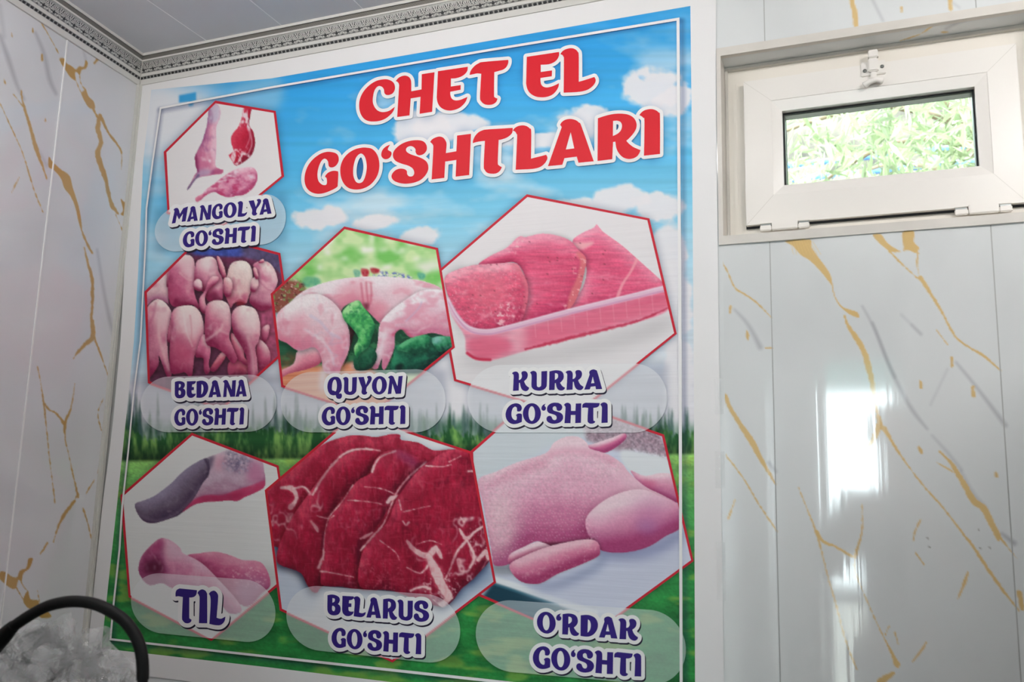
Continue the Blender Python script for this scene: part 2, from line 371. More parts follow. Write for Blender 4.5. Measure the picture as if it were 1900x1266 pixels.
# caption alphabet: source points, top and base line of the source
GLY = {
 'G': ([[(345,690),(375,695),(400,685),(415,655),(412,620),(390,590),(350,572),(300,573),(245,595),(200,640),(175,695),(168,750),(180,805),(210,850),(250,878),(300,887),(360,877),(417,853,c),(420,760),(412,735),(385,725),(350,730),(325,752,c),(337,768),(340,790),(333,822),(310,825),(285,810),(265,780),(258,740),(262,690),(280,645),(310,622),(335,632),(342,660)]], 568, 881),
 'O': ([ell(570,728,138,158), ell(568,728,50,112)], 568, 881),
 "'": ([[(780,577,c),(768,598),(765,615),(780,628),(785,650),(772,678),(745,686),(722,672),(716,645),(725,615),(748,592)]], 568, 881),
 'S': ([[(948,660),(960,683),(995,688),(1025,665),(1035,630),(1020,595),(980,570),(920,563),(865,573),(820,605),(802,645),(805,690),(830,720),(875,735),(920,750),(945,775),(945,810),(925,828),(895,822),(880,800),(868,775),(840,763),(808,775),(793,805),(800,840),(835,870),(890,885),(950,880),(1005,860),(1040,820),(1048,775),(1030,735),(990,710),(940,695),(900,680),(888,655),(895,630),(920,618),(940,630)]], 568, 881),
 'H': ([[(1058,600,c),(1075,580),(1110,565),(1145,575),(1165,600),(1168,640),(1168,690,c),(1235,690,c),(1240,578,c),(1325,575,c),(1320,872,c),(1232,877,c),(1235,752,c),(1165,752,c),(1160,877,c),(1068,877,c),(1083,660),(1080,625),(1068,607)]], 568, 881),
 'T': ([[(1340,645,c),(1340,610),(1352,585),(1385,568),(1420,567),(1605,572,c),(1600,605),(1580,630),(1545,642),(1510,645,c),(1510,820),(1515,840),(1538,850,c),(1530,870),(1500,885),(1460,885),(1430,865),(1420,830),(1430,645,c),(1380,640)]], 568, 881),
 'I': ([[(1615,600,c),(1630,578),(1665,562),(1700,568),(1722,590),(1728,630),(1728,872,c),(1632,877,c),(1640,660),(1635,625),(1625,608)]], 568, 881),
 'K': ([[(265,110,c),(285,90),(320,82),(350,92),(368,120),(372,160),(370,215,c),(395,205),(412,180),(416,150),(408,112),(415,90),(440,78),(475,82),(500,110),(505,150),(490,195),(450,235,c),(465,275),(490,310),(525,335,c),(520,360),(495,385),(460,388),(425,370),(400,330),(385,260,c),(372,258,c),(368,378,c),(280,383,c),(290,180),(288,135),(275,118)]], 74, 382),
 'U': ([[(540,103,c),(560,85),(590,75),(625,85),(642,110),(645,150),(645,290),(652,318),(675,330),(700,318),(712,290),(715,85,c),(803,80,c),(798,290),(785,335),(755,365),(710,382),(660,382),(610,370),(575,340),(562,300),(565,170),(560,130),(550,112)]], 72, 380),
 'R': ([[(838,85,c),(890,73),(950,68),(1010,80),(1045,110),(1058,160),(1050,205),(1020,245),(1000,262,c),(1025,300),(1050,325),(1075,335,c),(1068,360),(1040,378),(1000,380),(965,360),(945,320),(935,265,c),(922,268,c),(915,370,c),(832,372,c)], [(922,115,c),(945,115),(968,135),(968,175),(950,200),(922,218,c)]], 68, 374),
 'A': ([[(1445,95,c),(1455,72),(1480,55),(1515,48),(1550,62),(1572,95),(1645,358,c),(1550,360,c),(1540,312,c),(1470,318,c),(1455,360,c),(1370,362,c),(1445,150),(1450,120)], [(1500,160,c),(1525,262,c),(1475,265,c)]], 50, 362),
 'B': ([[(245,165,c),(300,152),(350,158),(390,180),(403,215),(395,250),(378,275,c),(405,300),(413,340),(405,385),(375,420),(320,433),(275,422),(248,385),(243,330,c)], [(308,200,c),(335,205),(340,225),(330,250),(308,262,c)], [(308,305),(335,315),(342,345),(330,375),(312,372),(303,350)]], 154, 428),
 'E': ([[(435,162,c),(578,160,c),(575,185),(555,205),(520,215,c),(515,255,c),(548,255,c),(548,300,c),(512,305,c),(510,330),(518,355),(540,362),(578,358,c),(570,385),(545,410),(510,425),(470,420),(440,390),(430,345,c)]], 156, 424),
 'D': ([[(592,162,c),(650,150),(700,155),(745,180),(772,230),(775,290),(755,350),(715,400),(660,423),(590,420,c)], [(670,205,c),(690,225),(700,270),(695,320),(680,355),(665,370,c)]], 150, 420),
 'N': ([[(1008,168,c),(1025,150),(1055,140),(1085,155),(1105,195),(1150,295,c),(1160,152,c),(1220,147,c),(1205,405,c),(1130,408,c),(1075,255,c),(1065,405,c),(1012,410,c),(1030,220),(1028,185)]], 142, 408),
 'Q': ([[(430,192),(490,205),(530,255),(548,330),(545,410),(525,455),(500,488),(540,490,c),(552,515),(548,555),(525,582),(490,585),(460,570),(445,540),(438,518),(390,520),(340,500),(305,450),(290,380),(298,300),(330,235),(380,200)], [(425,240),(450,275),(460,340),(455,410),(437,450),(400,435),(378,430),(372,390),(378,320),(395,265)]], 196, 516),
 'Y': ([[(830,195,c),(930,192,c),(955,280),(970,335,c),(990,280),(1005,235),(988,195),(1010,178),(1045,180),(1070,210),(1065,255),(1040,305),(1005,355),(985,385),(978,450),(998,470,c),(985,500),(945,515),(910,500),(895,465),(900,390),(870,310)]], 182, 510),
 'M': ([[(260,235,c),(280,215),(315,215),(335,240),(355,300,c),(400,225,c),(465,208,c),(440,410,c),(385,413,c),(398,300,c),(345,378,c),(312,315,c),(297,420,c),(245,425,c),(272,270),(272,248)]], 213, 420),
 'L': ([[(1170,125,c),(1190,108),(1220,103),(1245,125),(1247,160),(1235,280,c),(1270,285),(1308,268,c),(1300,300),(1270,325),(1230,330),(1175,325,c),(1185,200),(1183,145)]], 103, 328),
}
def word(text, fr, quad):
    """letters set between the four corners TL TR BR BL; fr = start/end of each letter along the line"""
    TL, TR, BR, BL = (np.array(q, float) for q in quad); out = []
    for ch, (a, b) in zip(text, fr):
        loops, top, base = GLY[ch]
        xs = [p[0] for p in loops[0]]; x0, x1 = min(xs), max(xs); L = []
        for lp in loops:
            q = []
            for p in lp:
                u = a + (b - a) * (p[0] - x0) / (x1 - x0); v = (p[1] - top) / (base - top)
                w = (TL * (1 - u) + TR * u) * (1 - v) + (BL * (1 - u) + BR * u) * v
                q.append((w[0], w[1]) + tuple(p[2:]))
            L.append(q)
        out.append(L)
    return out
_gs = [(168,420),(432,708),(716,785),(793,1048),(1058,1325),(1340,1605),(1615,1728)]
GOSHTI = [((a - 168) / 1560, (b - 168) / 1560) for a, b in _gs]
_ku = [((a - 265) / 1380, (b - 265) / 1380) for a, b in ((265,527),(540,803),(832,1075),(1083,1357),(1370,1645))]
CAPTIONS = [   # name, pill corners, lines (text, letter spans, corners)
 ('mangolya', [(290.3,390.9),(533.3,356.1),(533.3,451.7),(290.3,471.5)], [
   ('MANGOLYA', [(0,.156),(.151,.26),(.275,.396),(.399,.509),(.516,.649),(.656,.754),(.768,.894),(.878,1)], [(323.6,388.3),(507.1,368.8),(507.1,398.2),(322.2,415.9)]),
   ("GO'SHTI", GOSHTI, [(342.6,431.4),(478.4,420.3),(476.8,450.1),(342.6,460.7)])]),
 ('bedana', [(264.3,700.8),(515.9,694.8),(515.9,801.4),(264.3,803.1)], [
   ('BEDANA', [(0,.15),(.165,.293),(.302,.465),(.467,.645),(.668,.851),(.843,1)], [(327.8,708.3),(461.2,705.1),(461.2,736.7),(327.8,739.6)]),
   ("GO'SHTI", GOSHTI, [(326.9,759.1),(456.9,757.2),(455.2,789),(326.9,790.5)])]),
 ('quyon', [(523.7,692.3),(829.3,684.7),(829.3,802.9),(523.7,802.9)], [
   ('QUYON', [(0,.195),(.206,.393),(.408,.589),(.594,.794),(.805,1)], [(610.5,700.8),(750,697.7),(748.5,731.6),(610.5,734.2)]),
   ("GO'SHTI", GOSHTI, [(600,755.3),(755,753.4),(754.7,788.2),(600,789.7)])]),
 ('kurka', [(869.4,678.9),(1239.1,674.8),(1239.1,803.6),(869.4,803.6)], [
   ('KURKA', _ku, [(952.1,689.6),(1119.1,686.4),(1119.1,723.4),(952.1,726.3)]),
   ("GO'SHTI", GOSHTI, [(940.3,749),(1129.2,748.2),(1129.2,786.2),(940.3,787.1)])]),
 ('til', [(246.6,1059.8),(514.1,1079.2),(514.1,1196.2),(246.6,1169.6)], [
   ('TIL', [(0,.43),(.44,.635),(.667,1)], [(329.5,1091.7),(421.8,1097.5),(421.8,1160.6),(329.5,1153.5)])]),
 ('belarus', [(534.4,1082.9),(856.1,1107.1),(856.1,1235.1),(534.4,1200.6)], [
   ('BELARUS', [(0,.131),(.145,.26),(.255,.378),(.383,.528),(.545,.685),(.687,.841),(.849,1)], [(610.5,1102.7),(798.9,1115.4),(798.9,1154.1),(610.5,1140)]),
   ("GO'SHTI", GOSHTI, [(618.3,1163.2),(784.6,1175.8),(784.2,1214.7),(618.3,1200)])]),
 ('ordak', [(885,1109.4),(1273.8,1135.9),(1273.8,1275.2),(885,1240.7)], [
   ("O'RDAK", [(0,.186),(.19,.242),(.25,.417),(.431,.603),(.613,.797),(.805,1)], [(998.4,1133.2),(1185.3,1148.2),(1185.3,1188),(998.4,1173.2)]),
   ("GO'SHTI", GOSHTI, [(990.8,1196.8),(1191.3,1213),(1191.3,1255.9),(990.8,1238.5)])]),
]
def outline(letters, m, step=1.0):
    """closed loops at distance m around the letters (marching squares on a distance field)"""
    loops = [catmull(l, True, 4) for L in letters for l in L]
    A = np.concatenate(loops); B = np.concatenate([np.roll(l, -1, 0) for l in loops])
    x0, y0 = A.min(0) - m - 3; x1, y1 = A.max(0) + m + 3
    X = np.arange(x0, x1, step); Y = np.arange(y0, y1, step)
    gx, gy = np.meshgrid(X, Y)
    d2 = np.full(gx.shape, 1e9); ins = np.zeros(gx.shape, bool)
    for (ax, ay), (bx_, by) in zip(A, B):
        dx, dy = bx_ - ax, by - ay; L2 = dx * dx + dy * dy + 1e-9
        i0, i1 = np.searchsorted(X, [min(ax, bx_) - m - 2, max(ax, bx_) + m + 2]); j0, j1 = np.searchsorted(Y, [min(ay, by) - m - 2, max(ay, by) + m + 2])
        sx, sy = gx[j0:j1, i0:i1] - ax, gy[j0:j1, i0:i1] - ay
        t = np.clip((sx * dx + sy * dy) / L2, 0, 1)
        d2[j0:j1, i0:i1] = np.minimum(d2[j0:j1, i0:i1], (sx - t * dx) ** 2 + (sy - t * dy) ** 2)
        if ay != by:
            r = np.nonzero((Y >= min(ay, by)) & (Y < max(ay, by)))[0]
            if len(r): ins[r] ^= X[None] < (ax + (Y[r] - ay) / dy * dx)[:, None]
    F = m - np.where(ins, -1, 1) * np.sqrt(d2)
    F[F == 0] = 1e-6
    s = F > 0
    code = s[:-1, :-1] * 1 + s[:-1, 1:] * 2 + s[1:, 1:] * 4 + s[1:, :-1] * 8
    TAB = {1: [(3, 0)], 2: [(0, 1)], 3: [(3, 1)], 4: [(1, 2)], 5: [(3, 2), (1, 0)], 6: [(0, 2)], 7: [(3, 2)], 8: [(2, 3)], 9: [(2, 0)], 10: [(0, 3), (2, 1)], 11: [(2, 1)], 12: [(1, 3)], 13: [(1, 0)], 14: [(0, 3)]}
    nxt, pos = {}, {}
    def edge(j, i, e):
        k = {0: (j, i, 0), 1: (j, i + 1, 1), 2: (j + 1, i, 0), 3: (j, i, 1)}[e]
        if k not in pos:
            a = F[k[0], k[1]]; b = F[k[0], k[1] + 1] if k[2] == 0 else F[k[0] + 1, k[1]]
            t = a / (a - b)
            pos[k] = (X[k[1]] + (t * step if k[2] == 0 else 0), Y[k[0]] + (t * step if k[2] else 0))
        return k
    for j, i in zip(*np.nonzero((code > 0) & (code < 15))):
        for a, b in TAB[int(code[j, i])]: nxt[edge(j, i, a)] = edge(j, i, b)
    out = []
    while nxt:
        k0 = next(iter(nxt)); k = k0; lp = []
        while k in nxt:
            lp.append(pos[k]); k = nxt.pop(k)
        if len(lp) > 8: out.append(lp)
    return out
def flat(name, loops, y, m, parent):
    """fills closed pixel loops (holes allowed) as a flat print layer y in front of the wall plane"""
    P2, E2 = [], []
    for l in loops:
        p = onY(np.array([q[0] for q in l]), np.array([q[1] for q in l]), 0.0)
        i0, n = len(P2), len(p)
        P2 += [(a[0], a[2]) for a in p]; E2 += [(i0 + k, i0 + (k + 1) % n) for k in range(n)]
    r = delaunay_2d_cdt([Vector(q) for q in P2], E2, [], 0, 1e-7)
    V = np.array([(v.x, v.y) for v in r[0]]); T = np.array(r[2])
    cen = V[T].mean(1); ins = np.zeros(len(T), bool); A = np.array(P2)
    for a, b in E2:
        (xa, ya), (xb, yb) = A[a], A[b]
        if ya != yb: ins ^= ((cen[:, 1] >= min(ya, yb)) & (cen[:, 1] < max(ya, yb))) & (cen[:, 0] < xa + (cen[:, 1] - ya) / (yb - ya) * (xb - xa))
    T = T[ins]; a, b, c_ = V[T[:, 0]], V[T[:, 1]], V[T[:, 2]]
    cr = (b[:, 0] - a[:, 0]) * (c_[:, 1] - a[:, 1]) - (b[:, 1] - a[:, 1]) * (c_[:, 0] - a[:, 0])
    T = np.where((cr > 0)[:, None], T, T[:, [0, 2, 1]])[np.abs(cr) > 1e-12]
    return mesh(name, np.stack([V[:, 0], np.full(len(V), y), V[:, 1]], -1), T, m, parent)

# ------------------------------------------------------------------ marble print of the wall panels
CV_R = Canvas(1318, -60, 1930, 1300, col=(226, 229, 229))
CV_L = Canvas(-40, -40, 285, 1300, col=(226, 227, 230))
GOLD, GOLD2 = (222, 190, 130), (196, 156, 94)
for cvx, sd in ((CV_R, 301), (CV_L, 302)):
    n_ = vnoise(cvx.h, cvx.w, 140, 220, sd, 3); cvx.a *= (1 - np.clip(n_ - .5, 0, 1) * .10)[..., None]
def R_(o): return crop(1300, o, 3.165)
a4, a5, a6, a0 = R_(300), R_(600), R_(866), R_(0)
def gv(cvx, pts, w, col=GOLD, al=.95): cvx.stroke(pts, [x / 3.165 for x in np.atleast_1d(w)], col, al, .6, nz=2.4, seed=int(abs(pts[0][0])) + 1)
def sv(cvx, pts, w, al=.5, col=(138,138,146)): cvx.stroke(pts, [x / 3.165 * .7 for x in np.atleast_1d(w)], col, al * .85, 4.0)
cv = CV_R
for q, w, al in ((a4((200,870),(280,960),(350,1090)), [8, 22, 40], .42), (a4((950,850),(1030,1000),(1100,1180),(1140,1266)), [6, 14, 16], .5), (a5((1010,0),(1100,230),(1180,400),(1250,520),(1330,620)), [14, 18, 28, 24, 8], .5), (a5((1500,230),(1600,350),(1700,480),(1790,600)), [10, 16, 24, 30], .5),
                 (a5((1360,660),(1450,760),(1530,860)), [8, 18, 20], .35), (a6((1770,395),(1840,450)), [16, 40], .55), (a5((1240,10),(1295,65)), [10, 14], .35), (a5((1350,480),(1450,270)), [4, 5], .3), (a0((1010,0),(1070,120)), [14, 10], .4), (a0((1460,0),(1520,45)), [10, 8], .3), (a4((1180,900),(1290,1010)), 12, .25), (a0((1440,170),(1530,125),(1650,100)), [8, 12, 5], .7), (a5((1530,870),(1600,1000),(1680,1090)), [16, 30, 20], .3), (a5((400,820),(440,870)), 18, .5)):
    sv(cv, q, w, al)
cv.fill(a4((497,466),(640,458),(650,500),(690,560),(720,600),(760,660),(775,720),(790,790),(830,850),(880,870),(920,885),(932,917),(890,905),(850,880),(810,840),(780,780),(770,730),(740,690),(700,640),(640,580),(590,550),(540,495)), GOLD, 1, 0)
for k in range(9): cv.stroke(a4((530 + k * 16, 470), (545 + k * 20, 545)), 1.4, (236,204,140), .5, .8, n=1)
cv.fill(a4((1012,428),(1060,428),(1090,470),(1140,508),(1192,522),(1184,416),(1252,408),(1252,470),(1282,505),(1265,538),(1220,520),(1160,532),(1108,525),(1040,470)), GOLD, 1, 0)
for q, w in ((a4((845,905),(870,970),(930,1070),(960,1130),(985,1220),(1005,1290)), [10, 22, 24, 26, 28]), (a5((900,60),(950,140),(980,220),(1005,330),(1020,440),(1040,540),(1058,610)), [26, 26, 30, 30, 20, 20, 40]), (a5((1050,600),(1010,690),(960,745),(905,815)), [40, 26, 14, 4]), (a5((1080,620),(1150,740),(1250,880),(1330,980),(1420,1080),(1560,1262)), [30, 12, 8, 9, 9, 12]), (a6((1560,420),(1600,470),(1740,680),(1870,848)), [10, 18, 18, 8]),
             (a4((1108,525),(1180,600),(1280,690)), [12, 8, 6]), (a4((1275,540),(1272,620),(1292,690)), [12, 6, 6]), (a4((1290,680),(1360,790),(1420,890),(1490,1020),(1560,1080),(1660,1140),(1762,1228)), [26, 18, 14, 12, 10, 16, 7]), (a4((115,570),(160,650),(200,740),(260,780),(330,830),(417,918)), [6, 8, 9, 8, 8, 7]), (a4((175,850),(172,885)), 14), (a4((270,995),(278,1050)), [10, 20, 8]), (a4((1475,1155),(1475,1200)), 18), (a4((1385,990),(1450,1075)), 6), (a4((380,1095),(420,1095)), 7),
             (a5((145,425),(170,490),(230,590),(290,680),(350,790),(440,945)), [26, 22, 26, 36, 30, 7]), (a5((140,765),(250,910),(340,1060),(448,1222)), 8), (a5((163,1145),(205,1030)), [14, 10, 3]), (a5((1405,755),(1470,820),(1500,870),(1550,950),(1600,1040),(1660,1085),(1700,1160),(1752,1262)), [10, 20, 28, 32, 36, 40, 36, 32]), (a5((1380,815),(1480,870)), [5, 9]), (a6((1745,400),(1800,470),(1852,535)), [14, 8, 5]),
             (a5((1292,345),(1296,378)), 16), (a5((1598,375),(1604,425)), 20), (a5((1283,730),(1298,760)), 16), (a5((1735,880),(1735,900)), 18), (a6((575,125),(630,260),(690,420),(740,620),(800,830),(850,1020),(917,1192)), [3, 7, 10, 7, 9, 8, 8]), (a6((680,385),(720,440),(800,475),(890,530)), [24, 16, 12, 18]), (a6((945,215),(948,380),(910,520),(910,620),(960,750),(1040,930),(1100,1050),(1155,1165)), [4, 8, 16, 8, 5, 6, 8, 34]), (a6((1293,312),(1260,380),(1248,440)), [8, 9, 6]),
             (a6((1262,505),(1312,578)), 7), (a6((1572,615),(1550,680),(1512,775)), [4, 22, 5]), (a6((1325,1035),(1290,1090),(1245,1145)), [8, 14, 6]), (a6((1130,1215),(1060,1262)), [24, 46]), (a6((1105,940),(1085,990)), 8), (a6((1140,975),(1160,1040)), 7), (a6((905,54),(935,54)), 10), (a0((885,-60),(888,0),(905,80),(912,150)), [26, 28, 32, 28]), (a0((1465,-10),(1465,20),(1470,55)), [30, 22, 20]), (a0((1170,240),(1290,200),(1358,152)), [4, 6, 12]), (a0((1418,190),(1450,188)), 10), (a0((1180,45),(1180,70)), 12), (a6((1870,740),(1890,830)), 30)):
    gv(cv, q, w)
for x, y in ((1340,470),(1640,480),(1695,475),(1630,370),(1330,420)): cv.stroke(a6((x, y), (x + 6, y + 3)), 2, (90,84,76), .7, .7, n=1)
cv = CV_L
b0, b3, b6, b9, bz = crop(0, 0, 3.8), crop(0, 300, 3.8), crop(0, 600, 3.8), crop(0, 933, 3.8), crop(0, 0, 6.33)
for q, w, al in ((b0((0,250),(60,420),(120,600),(170,700)), [20, 34, 20, 12], .5), (b0((250,230),(310,380),(350,560),(395,660)), [10, 26, 30, 18], .5), (b3((685,620),(730,900),(770,1100),(805,1240)), [6, 16, 22, 14], .5), (b0((0,40),(30,260)), 24, .25), (b0((230,980),(330,1170)), [6, 14], .35), (b0((590,360),(605,420)), 6, .4)): sv(cv, q, w, al)
cv.fill(bz((700,686),(755,688),(785,745),(840,775),(890,815),(930,780),(985,782),(1005,706),(1032,745),(1010,805),(960,822),(937,882),(905,850),(880,860),(887,942),(830,910),(780,840),(716,740)), GOLD2, 1, 0)
cv.fill(b0((590,640),(605,628),(625,680),(662,718),(668,768),(630,762),(600,720),(573,660)), GOLD2, 1, 0)
cv.fill(b3((345,-35),(370,0),(430,55),(490,100),(515,190),(550,300),(574,420),(576,492),(555,430),(530,320),(495,240),(455,190),(430,120),(380,60),(343,38)), GOLD2, 1, 0)
cv.fill(b3((850,262),(875,285),(893,292),(893,378),(850,372),(868,340)), GOLD2, 1, 0)
cv.fill(b9((0,490),(40,490),(80,520),(120,525),(140,480),(185,460),(200,398),(232,394),(210,460),(165,500),(152,560),(130,545),(110,606),(70,600),(0,540)), GOLD2, 1, 0)
cv.fill(b9((163,690),(195,622),(215,680),(270,690),(278,720),(330,760),(362,806),(288,812),(250,760),(200,745)), GOLD2, 1, 0)
for q, w in ((bz((1110,742),(1165,672)), 16), (bz((885,935),(920,1020),(960,1100)), 5), (bz((935,875),(950,980),(1000,1052)), 6), (b0((650,760),(690,830)), 14), (b0((705,815),(690,900),(712,1000),(688,1080),(715,1180),(748,1275)), [26, 34, 26, 40, 36, 26]), (b0((715,835),(760,930),(820,1010),(857,1078),(855,1195)), [24, 14, 16, 10, 5]), (b3((700,0),(740,90),(765,220),(790,310),(832,365)), [24, 24, 24, 30, 14]), (b3((815,372),(880,525)), 5), (b3((575,485),(610,570),(650,645)), [8, 14, 18]),
             (b3((595,605),(620,720),(650,830),(650,1000),(645,1120),(655,1200)), [8, 16, 22, 20, 16, 30]), (b6((650,-20),(655,95),(600,150),(545,210),(518,250)), [22, 34, 28, 16, 3]), (b6((665,100),(720,250),(777,410)), [16, 8, 5]), (b0((148,640),(160,720),(190,820),(230,960),(265,1080),(285,1130),(330,1262)), [10, 14, 18, 26, 28, 18, 6]), (b0((95,665),(160,748)), [4, 10]), (b0((0,725),(70,880),(160,1080),(215,1268)), 5), (b3((180,0),(240,200),(302,355)), 6), (b0((280,140),(350,260),(417,382)), 5), (b0((232,200),(232,225)), 12), (b0((83,235),(85,258)), 9), (b0((295,385),(297,425)), 11), (b0((30,560),(36,590)), 8), (b0((320,838),(320,852)), 10),
             (b6((265,305),(290,440),(310,580),(330,760),(350,960),(388,1268)), [3, 6, 12, 6, 6, 6]), (b6((315,570),(345,610),(395,635),(452,705)), [18, 16, 10, 24]), (b6((527,430),(500,600),(460,700),(460,820),(490,950),(520,1090),(552,1225)), [4, 8, 20, 6, 7, 8, 18]), (b9((525,-10),(450,90),(400,200),(378,280)), [22, 24, 10, 5]), (b9((335,285),(285,362)), [14, 12, 4]), (b9((585,40),(620,150),(652,285)), [12, 9, 3]), (b6((540,1220),(520,1265)), 8), (b6((665,1105),(605,1205)), [4, 10, 3]), (b9((115,600),(150,660),(170,690)), 7), (b9((150,560),(165,590),(195,625)), 6), (b3((80,222),(135,112)), [3, 10, 3]), (b6((730,530),(690,635),(715,755)), 4), (b6((690,1060),(725,900)), 4), (b9((265,620),(278,700)), 4)):
    gv(cv, q, np.atleast_1d(w) * .833, GOLD2)

# ------------------------------------------------------------------ room shell
CORN_Z, CEIL_Z, CORN_D = 2.478, 2.541, 0.040
XC = -1.672                                            # corner of back and left wall
LE = np.array([0.096, -1.0, 0]); LE /= np.linalg.norm(LE)   # along the left wall, away from the corner
LN = np.array([1.0, 0.096, 0]); LN /= np.linalg.norm(LN)    # into the room
m_panel = mat_vcol('marble_panel', .07, .75, ribs=((46, 1.0, .22), 1.0, .00022, 0))
m_plain = mat('plain_panel', rgb(150, 150, 148), .3, noise=.05, nscale=3)
m_dwall = mat('brown_wall_panel', rgb(104, 96, 90), .5, noise=.1, nscale=3)
m_sub = mat('wall_board', rgb(176, 178, 176), .6)
m_floor = mat('floor_tile', rgb(96, 90, 84), .35, noise=.2, nscale=6)
m_seam = mat('white_joint_strip', rgb(246, 246, 246), .25)

def panel(name, origin, e, nrm, width, z0, z1, cv, step, parent, keepf=None, bulge=.0016):
    nu = max(6, int(width / step)) if cv else 8; nz_ = max(4, int((z1 - z0) / step)) if cv else 4
    u = np.linspace(0, width, nu + 1); z = np.linspace(z1, z0, nz_ + 1)
    U, Z = np.meshgrid(u, z)
    t = U / width * 2 - 1
    h = .006 + bulge * (1 - t ** 2) - .004 * np.clip((np.abs(t) - .985) / .015, 0, 1)
    Pw = np.array(origin)[None, None] + U[..., None] * e + h[..., None] * nrm
    Pw[..., 2] = Z
    keep = np.ones((nz_, nu), bool)
    col = np.ones(Pw.shape) * lin(np.array([226, 229, 229]) / 255)
    if cv is not None:
        px, py = proj(Pw)
        ins = (px > cv.x0 + 1) & (px < cv.x0 + cv.w - 1) & (py > cv.y0 + 1) & (py < cv.y0 + cv.h - 1)
        col = np.where(ins[..., None], cv.sample(px, py), col)
    return gridmesh(name, Pw, col, keep, m_panel, parent)

def repeat_print(frac, Z, shift):                      # the marble print repeats from panel to panel
    z = 1.15 + np.mod(Z - 1.15 + shift, .78)
    Q = np.stack([-.0905 * D_CAM + (.004 + .992 * frac) * .2203 * D_CAM, np.zeros(frac.shape), z], -1)
    return CV_R.sample(*proj(Q))
# window opening in the back wall
WX0 = float(onY(1329.5, 93)[0]); WZ1 = float(onY(1330, 92.5)[2]); WZ0 = float(onY(1336, 456)[2])
GL = .055                                              # depth of the window frame behind the wall face
_s = [onY(*q, GL - .014) for q in ((1378.8,155.5),(1892,76),(1385.5,417.5),(1899,377))]
SX0, SX1 = float((_s[0][0] + _s[2][0]) / 2), float((_s[1][0] + _s[3][0]) / 2)
SZ1, SZ0 = float((_s[0][2] + _s[1][2]) / 2), float((_s[2][2] + _s[3][2]) / 2)
WX1 = SX1 + (SX0 - WX0) + .004

wall_back = boxes('wall_back', [(-1.80, WX0 + .004, .0, .14, 0, CEIL_Z + .06), (WX1 - .004, ROOM_R + .12, .0, .14, 0, CEIL_Z + .06), (WX0 + .004, WX1 - .004, .0, .14, 0, WZ0 + .004), (WX0 + .004, WX1 - .004, .0, .14, WZ1 - .004, CEIL_Z + .06)], m_sub)
tag(wall_back, kind='structure')
EX, NB = np.array([1.0, 0, 0]), np.array([0, -1.0, 0])
PW = .2203 * D_CAM
seams = [-.0905 * D_CAM + k * PW for k in range(-5, 6)]
yb0 = .0055
for a, b in zip(seams[:-1], seams[1:]):
    a, b = max(a, XC + .02), min(b, ROOM_R)
    if b - a < .02: continue
    g = .0009
    spans = []
    if b <= WX0: spans = [(a, b, 0.0, CORN_Z + .03, None, .1)]
    elif a >= WX1: spans = [(a, b, .95, CORN_Z + .03, 'rep', .004), (a, b, 0, .95, None, .1)]
    else:
        if a < WX0: spans.append((a, WX0 + .006, 0.0, CORN_Z + .03, None, .02))
        lo_, hi_ = max(a, WX0 + .006), min(b, WX1)
        spans += [(lo_, hi_, .92, WZ0 + .006, CV_R, .0021), (lo_, hi_, 0, .92, None, .1), (lo_, hi_, WZ1 - .006, CORN_Z + .03, CV_R, .0024)]
        if b > WX1: spans += [(WX1, b, .95, CORN_Z + .03, 'rep', .004), (WX1, b, 0, .95, None, .1)]
    for (p, q, z0, z1, cvx, stp) in spans:
        # keep the convex shape of the whole panel over its pieces
        nu = max(6, int((q - p) / stp)) if cvx else 10; nz_ = max(2, int((z1 - z0) / stp)) if cvx else 2
        U, Z = np.meshgrid(np.linspace(p + (g if p == a else 0), q - (g if q == b else 0), nu + 1), np.linspace(z1, z0, nz_ + 1))
        t = (U - a) / (b - a) * 2 - 1
        h = .0005 + .0019 * (1 - t ** 2)
        Pw = np.stack([U, -h, Z], -1)
        col = np.ones(Pw.shape) * lin(np.array([226, 229, 229]) / 255)
        if cvx == 'rep': col = repeat_print((U - a) / (b - a), Z, .37 * round(a / PW))
        elif cvx is not None:
            px, py = proj(Pw); col = np.where((px < CV_R.x0 + CV_R.w - 2)[..., None], cvx.sample(px, py), repeat_print((U - a) / (b - a), Z, .37 * round(a / PW)))
        gridmesh('panel', Pw, col, np.ones((nz_, nu), bool), m_panel, wall_back)

